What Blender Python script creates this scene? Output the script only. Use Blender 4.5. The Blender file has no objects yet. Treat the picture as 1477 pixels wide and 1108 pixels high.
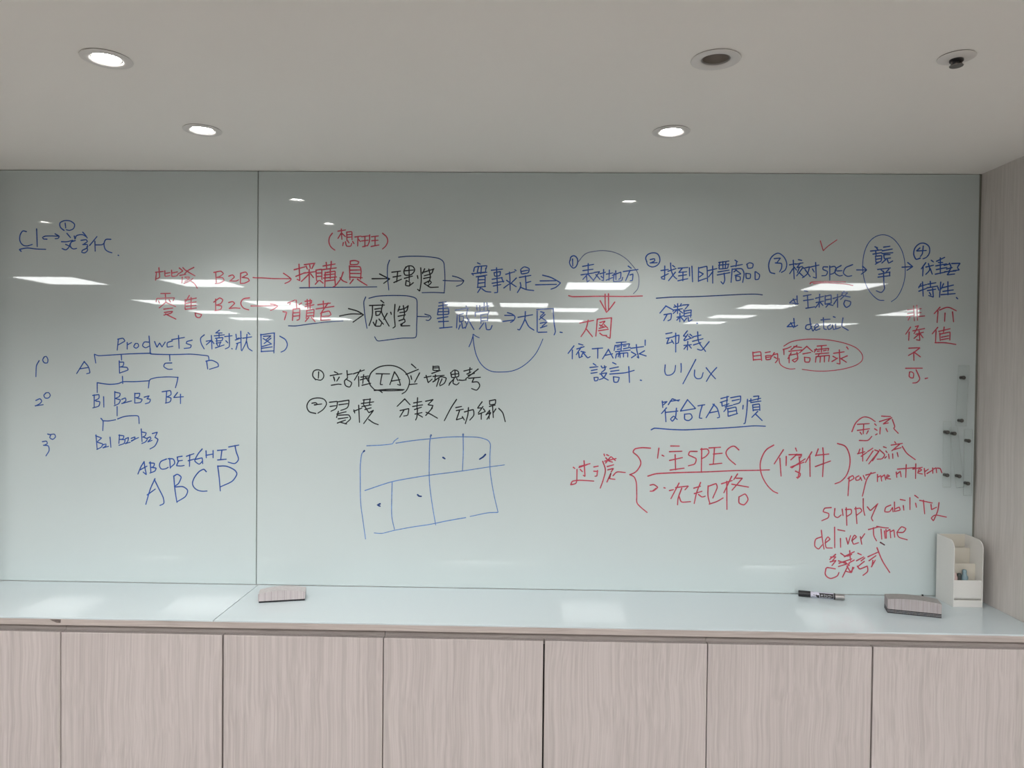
import bpy, bmesh, math, random
from mathutils import Vector, Matrix

SC = bpy.context.scene
COL = SC.collection
R = math.radians

# ------------------------------------------------------------------ camera
F_PX, YAW, PITCH, ROLL = 1042.475, -0.02118, -0.01722, 0.01036
cam_d = bpy.data.cameras.new('camera')
cam = bpy.data.objects.new('camera', cam_d)
COL.objects.link(cam)
cam_d.sensor_fit = 'HORIZONTAL'
cam_d.sensor_width = 36.0
cam_d.lens = F_PX / 1477.0 * 36.0
cam_d.clip_start = 0.02
fw = Vector((math.sin(YAW) * math.cos(PITCH), math.cos(YAW) * math.cos(PITCH), math.sin(PITCH)))
r0 = Vector((math.cos(YAW), -math.sin(YAW), 0))
u0 = r0.cross(fw)
rt = math.cos(ROLL) * r0 + math.sin(ROLL) * u0
up = -math.sin(ROLL) * r0 + math.cos(ROLL) * u0
m = Matrix((rt, up, -fw)).transposed().to_4x4()
m.translation = Vector((0, -2.4, 1.62596))
cam.matrix_world = m
SC.camera = cam

# ------------------------------------------------------------------ view, world, light levels
SC.view_settings.view_transform = 'Standard'
SC.view_settings.look = 'None'
SC.view_settings.gamma = 1.0
SC.view_settings.use_curve_mapping = False
SC.view_settings.exposure = 0.46
PANEL_L = 12.0        # radiance of the office LED panels, reflected and added ones alike
DOWN_L = 60.0         # radiance of the downlight lenses
SPOT_W = 14.8         # watts of each downlight's beam
W = bpy.data.worlds.new('world')
SC.world = W
W.use_nodes = True
W.node_tree.nodes['Background'].inputs[0].default_value = (0.9, 0.95, 1.0, 1)
W.node_tree.nodes['Background'].inputs[1].default_value = 0.3
SC.cycles.caustics_reflective = False
SC.cycles.caustics_refractive = False
SC.cycles.use_denoising = True
SC.cycles.max_bounces = 10
SC.cycles.diffuse_bounces = 6
SC.cycles.sample_clamp_indirect = 8.0

# ------------------------------------------------------------------ measures (metres)
Z_TOP = 0.900      # worktop surface
Z_CEIL = 2.286     # lowered ceiling over the niche
Z_ROOM = 2.440     # office ceiling
X_R = 1.4755       # right side panel
X_L = -1.820       # left side panel
NICHE = 0.363      # depth of the side panels
SEAM = -0.9040     # joint between the two glass panels

# ------------------------------------------------------------------ materials
def srgb(r, g, b):
    def f(c):
        c /= 255.0
        return c / 12.92 if c <= 0.04045 else ((c + 0.055) / 1.055) ** 2.4
    return (f(r), f(g), f(b), 1)

def mat(name, col, rough=0.5, metal=0.0, ior=1.5, emit=None, es=0.0, coat=0.0):
    M = bpy.data.materials.new(name)
    M.use_nodes = True
    b = M.node_tree.nodes['Principled BSDF']
    b.inputs['Base Color'].default_value = col
    b.inputs['Roughness'].default_value = rough
    b.inputs['Metallic'].default_value = metal
    b.inputs['IOR'].default_value = ior
    b.inputs['Coat Weight'].default_value = coat
    if emit:
        b.inputs['Emission Color'].default_value = emit
        b.inputs['Emission Strength'].default_value = es
    return M

def noisy(M, scale, amount, dims=(1, 1, 1)):
    """a little procedural unevenness on a plain material"""
    nt = M.node_tree
    b = nt.nodes['Principled BSDF']
    col = tuple(b.inputs['Base Color'].default_value)
    tc = nt.nodes.new('ShaderNodeTexCoord')
    mp = nt.nodes.new('ShaderNodeMapping')
    mp.inputs['Scale'].default_value = dims
    no = nt.nodes.new('ShaderNodeTexNoise')
    no.inputs['Scale'].default_value = scale
    no.inputs['Detail'].default_value = 3
    rp = nt.nodes.new('ShaderNodeValToRGB')
    rp.color_ramp.elements[0].position = 0.3
    rp.color_ramp.elements[1].position = 0.7
    rp.color_ramp.elements[0].color = tuple(c * (1 - amount) for c in col[:3]) + (1,)
    rp.color_ramp.elements[1].color = tuple(min(1, c * (1 + amount)) for c in col[:3]) + (1,)
    nt.links.new(tc.outputs['Object'], mp.inputs['Vector'])
    nt.links.new(mp.outputs[0], no.inputs['Vector'])
    nt.links.new(no.outputs['Fac'], rp.inputs['Fac'])
    nt.links.new(rp.outputs['Color'], b.inputs['Base Color'])
    return M

def laminate(name, light, dark, axis='Z', rough=0.42, fine=150.0, ior=1.45):
    """pale wood-grain laminate, grain running along one axis"""
    M = bpy.data.materials.new(name)
    M.use_nodes = True
    nt = M.node_tree
    L = nt.links.new
    b = nt.nodes['Principled BSDF']
    b.inputs['Roughness'].default_value = rough
    b.inputs['IOR'].default_value = ior
    tc = nt.nodes.new('ShaderNodeTexCoord')
    oi = nt.nodes.new('ShaderNodeObjectInfo')
    mul = nt.nodes.new('ShaderNodeMath'); mul.operation = 'MULTIPLY'
    mul.inputs[1].default_value = 37.0
    L(oi.outputs['Random'], mul.inputs[0])
    add = nt.nodes.new('ShaderNodeVectorMath'); add.operation = 'ADD'
    L(tc.outputs['Object'], add.inputs[0])
    L(mul.outputs[0], add.inputs[1])
    # slow sideways wander of the grain
    wob = nt.nodes.new('ShaderNodeTexNoise')
    wob.inputs['Scale'].default_value = 5.0
    wob.inputs['Detail'].default_value = 1.0
    L(add.outputs[0], wob.inputs['Vector'])
    sub = nt.nodes.new('ShaderNodeVectorMath'); sub.operation = 'MULTIPLY_ADD'
    sub.inputs[1].default_value = (0.02, 0.02, 0.02)
    L(wob.outputs['Color'], sub.inputs[0])
    L(add.outputs[0], sub.inputs[2])
    def streak(s_across, s_along, detail, rgh):
        mp = nt.nodes.new('ShaderNodeMapping')
        mp.inputs['Scale'].default_value = (s_across, s_across, s_along) if axis == 'Z' else (s_along, s_across, s_across)
        L(sub.outputs[0], mp.inputs['Vector'])
        n = nt.nodes.new('ShaderNodeTexNoise')
        n.inputs['Scale'].default_value = 1.0
        n.inputs['Detail'].default_value = detail
        n.inputs['Roughness'].default_value = rgh
        L(mp.outputs[0], n.inputs['Vector'])
        return n.outputs['Fac']
    a = streak(fine, 1.6, 2.0, 0.6)
    c = streak(fine * 0.22, 0.7, 2.0, 0.5)
    d = streak(4.0, 1.2, 1.0, 0.5)
    def mad(x, k, y=None):
        n = nt.nodes.new('ShaderNodeMath'); n.operation = 'MULTIPLY_ADD'
        L(x, n.inputs[0]); n.inputs[1].default_value = k
        if y is None: n.inputs[2].default_value = 0.0
        else: L(y, n.inputs[2])
        return n.outputs[0]
    tot = mad(a, 0.62, mad(c, 0.23, mad(d, 0.15)))
    rp = nt.nodes.new('ShaderNodeValToRGB')
    rp.color_ramp.elements[0].position = 0.36
    rp.color_ramp.elements[1].position = 0.62
    rp.color_ramp.elements[0].color = dark
    rp.color_ramp.elements[1].color = light
    L(tot, rp.inputs['Fac'])
    L(rp.outputs['Color'], b.inputs['Base Color'])
    bp = nt.nodes.new('ShaderNodeBump')
    bp.inputs['Strength'].default_value = 0.12
    bp.inputs['Distance'].default_value = 0.001
    L(tot, bp.inputs['Height'])
    L(bp.outputs[0], b.inputs['Normal'])
    return M

M_CEIL = noisy(mat('ceiling_paint', (0.89, 0.865, 0.83, 1), 0.9), 1.3, 0.012)
M_WALL = noisy(mat('wall_paint', (0.74, 0.73, 0.71, 1), 0.9), 2.0, 0.02)
M_FLOOR = noisy(mat('floor_vinyl', (0.215, 0.195, 0.18, 1), 0.55), 6.0, 0.08)
M_GLASS = noisy(mat('back_painted_glass', (0.495, 0.560, 0.565, 1), 0.015, ior=1.52), 0.9, 0.012)
M_TOPGLASS = noisy(mat('worktop_white_glass', (0.515, 0.578, 0.605, 1), 0.055, ior=1.38), 0.9, 0.01)
M_EDGE = mat('glass_joint', (0.10, 0.115, 0.105, 1), 0.5)
M_SEAL = mat('grey_sealant', (0.17, 0.175, 0.15, 1), 0.6)
M_LAM = laminate('pale_wood_laminate', (0.50, 0.448, 0.435, 1), (0.385, 0.340, 0.327, 1), fine=190.0)
M_LAMW = laminate('grey_wood_laminate', (0.60, 0.56, 0.535, 1), (0.50, 0.465, 0.44, 1), fine=170)
M_LAMH = laminate('edge_wood_laminate', (0.46, 0.40, 0.375, 1), (0.33, 0.285, 0.265, 1), axis='X')
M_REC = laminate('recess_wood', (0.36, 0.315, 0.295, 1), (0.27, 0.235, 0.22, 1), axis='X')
M_DARK = mat('gap_shade', (0.03, 0.027, 0.025, 1), 0.8)  # near-black stands in for shade in door gaps and behind ceiling trims
M_CHIP = noisy(mat('chipped_board', (0.16, 0.13, 0.12, 1), 0.9), 90, 0.3)
M_TRIMW = mat('white_trim', (0.72, 0.70, 0.68, 1), 0.45)
M_BEZEL = mat('satin_bezel', (0.40, 0.385, 0.37, 1), 0.35, metal=0.5)
M_LENS = mat('lit_lens', (0.9, 0.9, 0.9, 1), 0.4, emit=(1.0, 0.985, 0.95, 1), es=DOWN_L)
M_CUP = noisy(mat('unlit_cup', (0.20, 0.175, 0.155, 1), 0.35), 30, 0.1)
M_PANEL = mat('lit_diffuser', (0.9, 0.9, 0.9, 1), 0.5, emit=(0.985, 1.0, 0.995, 1), es=PANEL_L)
M_STEEL = mat('dull_steel', (0.22, 0.20, 0.185, 1), 0.35, metal=0.8)
M_PLASTIC = noisy(mat('white_plastic', (0.64, 0.63, 0.605, 1), 0.2), 8, 0.01)
M_CREAM = noisy(mat('cream_plastic', (0.56, 0.525, 0.455, 1), 0.3), 8, 0.01)
M_FELT = noisy(mat('black_felt', (0.018, 0.018, 0.022, 1), 0.95), 300, 0.4)
M_FELTG = noisy(mat('grey_felt', (0.30, 0.30, 0.31, 1), 0.95), 300, 0.2)
M_BLACK = mat('black_plastic', (0.012, 0.012, 0.014, 1), 0.35)
M_LABEL = noisy(mat('pale_label', (0.50, 0.49, 0.58, 1), 0.35), 60, 0.1)
M_PRINT = mat('white_print', (0.62, 0.63, 0.68, 1), 0.5)
M_SILVER = mat('silver_barrel', (0.36, 0.35, 0.345, 1), 0.3, metal=0.7)
M_BOLT = mat('dark_bolt', (0.10, 0.098, 0.09, 1), 0.4, metal=0.5)
M_PINK = noisy(mat('pink_rubber', (0.50, 0.37, 0.35, 1), 0.5), 60, 0.1)
M_TEAL = noisy(mat('teal_rubber', (0.20, 0.29, 0.33, 1), 0.4), 60, 0.15)
M_CHAR = noisy(mat('charcoal_rubber', (0.05, 0.06, 0.06, 1), 0.5), 60, 0.2)

def eraser_mat(k=1.0):
    """grey-pink foam cover printed with a grid of fine lines"""
    M = laminate('grey_grid_cover', (0.50 * k, 0.455 * k, 0.458 * k, 1), (0.40 * k, 0.36 * k, 0.365 * k, 1), axis='Z', rough=0.6, fine=260)
    nt = M.node_tree
    L = nt.links.new
    b = nt.nodes['Principled BSDF']
    src = b.inputs['Base Color'].links[0].from_socket
    tc = nt.nodes.new('ShaderNodeTexCoord')
    sp = nt.nodes.new('ShaderNodeSeparateXYZ')
    L(tc.outputs['Object'], sp.inputs[0])
    def line(out, step, w):
        a = nt.nodes.new('ShaderNodeMath'); a.operation = 'DIVIDE'; L(out, a.inputs[0]); a.inputs[1].default_value = step
        f = nt.nodes.new('ShaderNodeMath'); f.operation = 'FRACT'; L(a.outputs[0], f.inputs[0])
        c = nt.nodes.new('ShaderNodeMath'); c.operation = 'LESS_THAN'; L(f.outputs[0], c.inputs[0]); c.inputs[1].default_value = w
        return c.outputs[0]
    lx = line(sp.outputs['X'], 0.0192, 0.07)
    mx = nt.nodes.new('ShaderNodeMix'); mx.data_type = 'RGBA'
    sc = nt.nodes.new('ShaderNodeMath'); sc.operation = 'MULTIPLY'
    L(lx, sc.inputs[0]); sc.inputs[1].default_value = 0.55
    L(sc.outputs[0], mx.inputs['Factor'])
    L(src, mx.inputs[6])
    mx.inputs[7].default_value = (0.20, 0.15, 0.16, 1)
    L(mx.outputs[2], b.inputs['Base Color'])
    return M
M_ERASER = eraser_mat()
M_ERTOP = noisy(mat('grey_cover_top', (0.42, 0.395, 0.395, 1), 0.6), 120, 0.08)
M_ERASER_WORN = eraser_mat(0.76)
M_ERTOP_WORN = noisy(mat('worn_cover_top', (0.27, 0.255, 0.245, 1), 0.6), 120, 0.08)

def acrylic():
    M = bpy.data.materials.new('clear_acrylic')
    M.use_nodes = True
    nt = M.node_tree
    nt.nodes.remove(nt.nodes['Principled BSDF'])
    o = nt.nodes['Material Output']
    t = nt.nodes.new('ShaderNodeBsdfTransparent')
    t.inputs[0].default_value = (0.985, 0.992, 0.99, 1)
    g = nt.nodes.new('ShaderNodeBsdfGlossy')
    g.inputs['Roughness'].default_value = 0.05
    fr = nt.nodes.new('ShaderNodeFresnel')
    fr.inputs['IOR'].default_value = 1.25
    mx = nt.nodes.new('ShaderNodeMixShader')
    nt.links.new(fr.outputs[0], mx.inputs[0])
    nt.links.new(t.outputs[0], mx.inputs[1])
    nt.links.new(g.outputs[0], mx.inputs[2])
    nt.links.new(mx.outputs[0], o.inputs['Surface'])
    return M
M_ACRYL = acrylic()

INKS = {
    'blue': (0.030, 0.085, 0.320, 1), 'darkblue': (0.022, 0.055, 0.190, 1),
    'gridblue': (0.110, 0.210, 0.480, 1), 'paleblue': (0.130, 0.150, 0.270, 1),
    'red': (0.450, 0.066, 0.100, 1), 'darkred': (0.120, 0.050, 0.060, 1),
    'black': (0.022, 0.024, 0.028, 1)}
M_INK = {k: noisy(mat('marker_ink_' + k, v, 0.06, ior=1.45), 120, 0.22) for k, v in INKS.items()}

# ------------------------------------------------------------------ mesh helpers
def add_box(bm, x0, x1, y0, y1, z0, z1, bevel=0.0, seg=2):
    t = bmesh.new()
    bmesh.ops.create_cube(t, size=1.0)
    for v in t.verts:
        v.co = Vector(((v.co.x + .5) * (x1 - x0) + x0, (v.co.y + .5) * (y1 - y0) + y0, (v.co.z + .5) * (z1 - z0) + z0))
    if bevel > 0:
        bmesh.ops.bevel(t, geom=list(t.edges), offset=bevel, segments=seg, profile=0.5, affect='EDGES')
    me = bpy.data.meshes.new('tmp'); t.to_mesh(me); t.free()
    bm.from_mesh(me); bpy.data.meshes.remove(me)
    return bm

def box(*a, **k):
    return add_box(bmesh.new(), *a, **k)

def add_lathe(bm, prof, seg=48, axis='Z', origin=(0, 0, 0)):
    """revolve a list of (radius, height)"""
    rings = []
    for r, h in prof:
        ring = []
        for i in range(seg if r > 1e-6 else 1):
            a = 2 * math.pi * i / seg
            p = Vector((r * math.cos(a), r * math.sin(a), h))
            if axis == 'Y': p = Vector((p.x, p.z, -p.y))
            if axis == 'X': p = Vector((p.z, p.x, p.y))
            ring.append(bm.verts.new(p + Vector(origin)))
        rings.append(ring)
    for A, B in zip(rings, rings[1:]):
        if len(A) == 1 and len(B) == 1: continue
        for i in range(seg):
            j = (i + 1) % seg
            if len(A) == 1: bm.faces.new((A[0], B[i], B[j]))
            elif len(B) == 1: bm.faces.new((A[i], A[j], B[0]))
            else: bm.faces.new((A[i], A[j], B[j], B[i]))
    return bm

def lathe(prof, **k):
    return add_lathe(bmesh.new(), prof, **k)

def add_prism(bm, poly, lo, hi, axis='X'):
    """extrude a closed outline along an axis; the outline is (y,z), (x,z) or (x,y)"""
    def P(a, b, t):
        return {'X': (t, a, b), 'Y': (a, t, b), 'Z': (a, b, t)}[axis]
    A = [bm.verts.new(P(a, b, lo)) for a, b in poly]
    B = [bm.verts.new(P(a, b, hi)) for a, b in poly]
    bm.faces.new(A); bm.faces.new(B[::-1])
    n = len(poly)
    for i in range(n):
        j = (i + 1) % n
        bm.faces.new((A[j], A[i], B[i], B[j]))
    return bm

def obj(name, bm, material, parent=None, smooth=False, loc=None):
    bmesh.ops.recalc_face_normals(bm, faces=bm.faces[:])
    me = bpy.data.meshes.new(name)
    bm.to_mesh(me); bm.free()
    if smooth:
        for p in me.polygons: p.use_smooth = True
    me.materials.append(material)
    o = bpy.data.objects.new(name, me)
    COL.objects.link(o)
    if parent: o.parent = parent
    if loc: o.location = loc
    if smooth:
        mod = o.modifiers.new('edge', 'EDGE_SPLIT'); mod.split_angle = R(40)
    return o

def tag(o, label, cat, group=None, kind=None):
    o['label'] = label
    o['category'] = cat
    if group: o['group'] = group
    if kind: o['kind'] = kind
    return o

def thing(name, label, cat, loc=(0, 0, 0), rotz=0.0, group=None):
    o = bpy.data.objects.new(name, None)
    o.empty_display_size = 0.05
    COL.objects.link(o)
    o.location = loc
    o.rotation_euler = (0, 0, rotz)
    return tag(o, label, cat, group)

def struct(name, bm, material):
    o = obj(name, bm, material)
    o['kind'] = 'structure'
    return o

def dup(root, loc, label=None, rot=None):
    r = root.copy(); COL.objects.link(r); r.location = loc
    if rot: r.rotation_euler = rot
    if label: r['label'] = label
    for ch in list(root.children):
        c = ch.copy(); COL.objects.link(c); c.parent = r
        for g in list(ch.children):
            d = g.copy(); COL.objects.link(d); d.parent = c
    return r

# ------------------------------------------------------------------ the setting
LIGHTS_AT = [(-0.906, -0.408), (0.385, -0.408), (-0.906, -0.863), (-2.21, -0.863)]
UNLIT_AT = (0.388, -0.863)
SPRINK_AT = (0.880, -0.875)
struct('floor', box(-7.5, 7.5, -13.0, 0.12, -0.1, 0.0), M_FLOOR)
struct('wall_back', box(-7.5, 7.5, 0.0085, 0.12, 0.0, 2.62), M_WALL)
struct('wall_right', box(X_R, 3.6, -NICHE, 0.0085, 0.0, Z_CEIL), M_LAMW)
struct('wall_left', box(-3.0, X_L, -0.122, 0.0085, 0.0, Z_CEIL), M_LAMW)
struct('wall_front', box(-7.5, 7.5, -13.1, -13.0, 0.0, 2.62), M_WALL)
struct('wall_office_left', box(-7.6, -7.5, -13.1, 0.12, 0.0, 2.62), M_WALL)
struct('wall_office_right', box(7.5, 7.6, -13.1, 0.12, 0.0, 2.62), M_WALL)

def make_ceiling():
    soffit = obj('ceiling', box(-7.5, 7.5, -2.60, 0.0085, Z_CEIL, 2.60), M_CEIL)
    cut = bmesh.new()
    for x, y in LIGHTS_AT + [UNLIT_AT]:
        add_lathe(cut, [(0, -0.05), (0.0443, -0.05), (0.0443, 0.07), (0, 0.07)], seg=40, origin=(x, y, Z_CEIL))
    c = obj('cutter', cut, M_CEIL)
    mod = soffit.modifiers.new('holes', 'BOOLEAN')
    mod.operation = 'DIFFERENCE'; mod.solver = 'EXACT'; mod.object = c
    dg = bpy.context.evaluated_depsgraph_get()
    me = bpy.data.meshes.new_from_object(soffit.evaluated_get(dg))
    soffit.modifiers.clear()
    bm = bmesh.new(); bm.from_mesh(me)
    add_box(bm, -7.5, 7.5, -13.0, -2.60, Z_ROOM, 2.60)
    bm.to_mesh(soffit.data); bm.free()
    bpy.data.meshes.remove(me)
    bpy.data.objects.remove(c)
    soffit['kind'] = 'structure'
make_ceiling()
struct('trim_1', box(1.4685, X_R, 0.002, 0.0085, Z_TOP, Z_CEIL), M_SEAL)      # dark joint beside the right side panel
struct('trim_2', box(SEAM - 0.0013, SEAM + 0.0013, 0.0035, 0.0085, Z_TOP, Z_CEIL), M_EDGE)

# ------------------------------------------------------------------ cabinets under the worktop
Y_DOOR = -0.342
Z_DOOR = 0.8555
def make_cabinet(x0, x1, mid, label):
    """two-door base cabinet; doors meet at mid"""
    t = thing('base_cabinet', label, 'cabinet', ((x0 + x1) / 2, 0, 0), 0, 'pale wood base cabinets under the worktop')
    cx = (x0 + x1) / 2
    a, b = x0 - cx + 0.0005, x1 - cx - 0.0005
    bm = bmesh.new()
    add_box(bm, a, a + 0.018, -0.322, -0.005, 0.08, 0.838)
    add_box(bm, b - 0.018, b, -0.322, -0.005, 0.08, 0.838)
    add_box(bm, a + 0.018, b - 0.018, -0.318, -0.005, 0.08, 0.098)
    add_box(bm, a + 0.018, b - 0.018, -0.318, -0.005, 0.820, 0.838)
    add_box(bm, a + 0.018, b - 0.018, -0.012, -0.005, 0.098, 0.820)
    add_box(bm, mid - cx - 0.03, mid - cx + 0.03, -0.321, -0.303, 0.098, 0.820)
    obj('carcass', bm, M_DARK, t)  # coloured near-black so the gaps between doors look shaded
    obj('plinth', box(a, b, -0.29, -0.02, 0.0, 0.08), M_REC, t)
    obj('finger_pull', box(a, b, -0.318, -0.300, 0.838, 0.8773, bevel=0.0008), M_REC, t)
    g = 0.0023
    for (p, q) in ((a + 0.0008, mid - cx - g), (mid - cx + g, b - 0.0008)):
        c = (p + q) / 2
        obj('door', box(p - c, q - c, Y_DOOR, Y_DOOR + 0.018, 0.082, Z_DOOR, bevel=0.0012), M_LAM, t, loc=(c, 0, 0))
    return t
make_cabinet(X_L, -1.347, -1.600, 'pale wood cabinet at the far left end under the worktop')
make_cabinet(-1.347, -0.406, -0.872, 'pale wood two-door cabinet below the eraser on the left and the glass joint')
make_cabinet(-0.406, 0.522, 0.056, 'pale wood two-door cabinet in the middle below the bare stretch of worktop')
make_cabinet(0.522, 1.4750, 0.988, 'pale wood two-door cabinet at the right below the marker pen and pen holder')

# ------------------------------------------------------------------ worktop
wt = thing('worktop', 'long pale wood worktop board along the foot of the glass wall', 'worktop', (0, 0, 0.8775))
obj('board', box(X_L + 0.0005, X_R - 0.0005, -0.347, 0.0, 0.0001, 0.0177, bevel=0.001), M_LAMH, wt)
bm = bmesh.new()
add_prism(bm, [(-1.376, .0168), (-1.352, .0170), (-1.343, .0168), (-1.344, .0068), (-1.355, .0072), (-1.368, .0125)], -0.3476, -0.3468, 'Y')
obj('chipped_spot', bm, M_CHIP, wt)['label'] = 'small dark chip in the worktop edge'
def sheet(x0, x1, label):
    o = obj('glass_sheet', box(x0, x1, -0.3475, -0.0005, 0.8953, Z_TOP, bevel=0.0008), M_TOPGLASS)
    return tag(o, label, 'glass sheet', 'white glass sheets lying on the worktop')
sheet(X_L + 0.001, -0.8985, 'short white glass sheet covering the left end of the worktop')
sheet(-0.8962, X_R - 0.001, 'long white glass sheet covering the worktop right of the diagonal joint line')

# ------------------------------------------------------------------ glass writing boards
BOARDS = {}
for key, x0, x1, lab in (('L', X_L + 0.001, SEAM - 0.0014, 'narrower white glass writing board on the left with the blue product tree'),
                         ('R', SEAM + 0.0014, 1.468, 'wide white glass writing board right of the joint, full of red, blue and black notes')):
    t = thing('glass_whiteboard', lab, 'whiteboard', ((x0 + x1) / 2, 0.004, Z_TOP), 0, 'wall mounted glass writing boards')
    w = (x1 - x0) / 2
    obj('glass_panel', box(-w, w, -0.004, 0.004, 0.0012, Z_CEIL - Z_TOP - 0.002, bevel=0.0008), M_GLASS, t)
    BOARDS[key] = (t, (x0 + x1) / 2)

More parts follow.
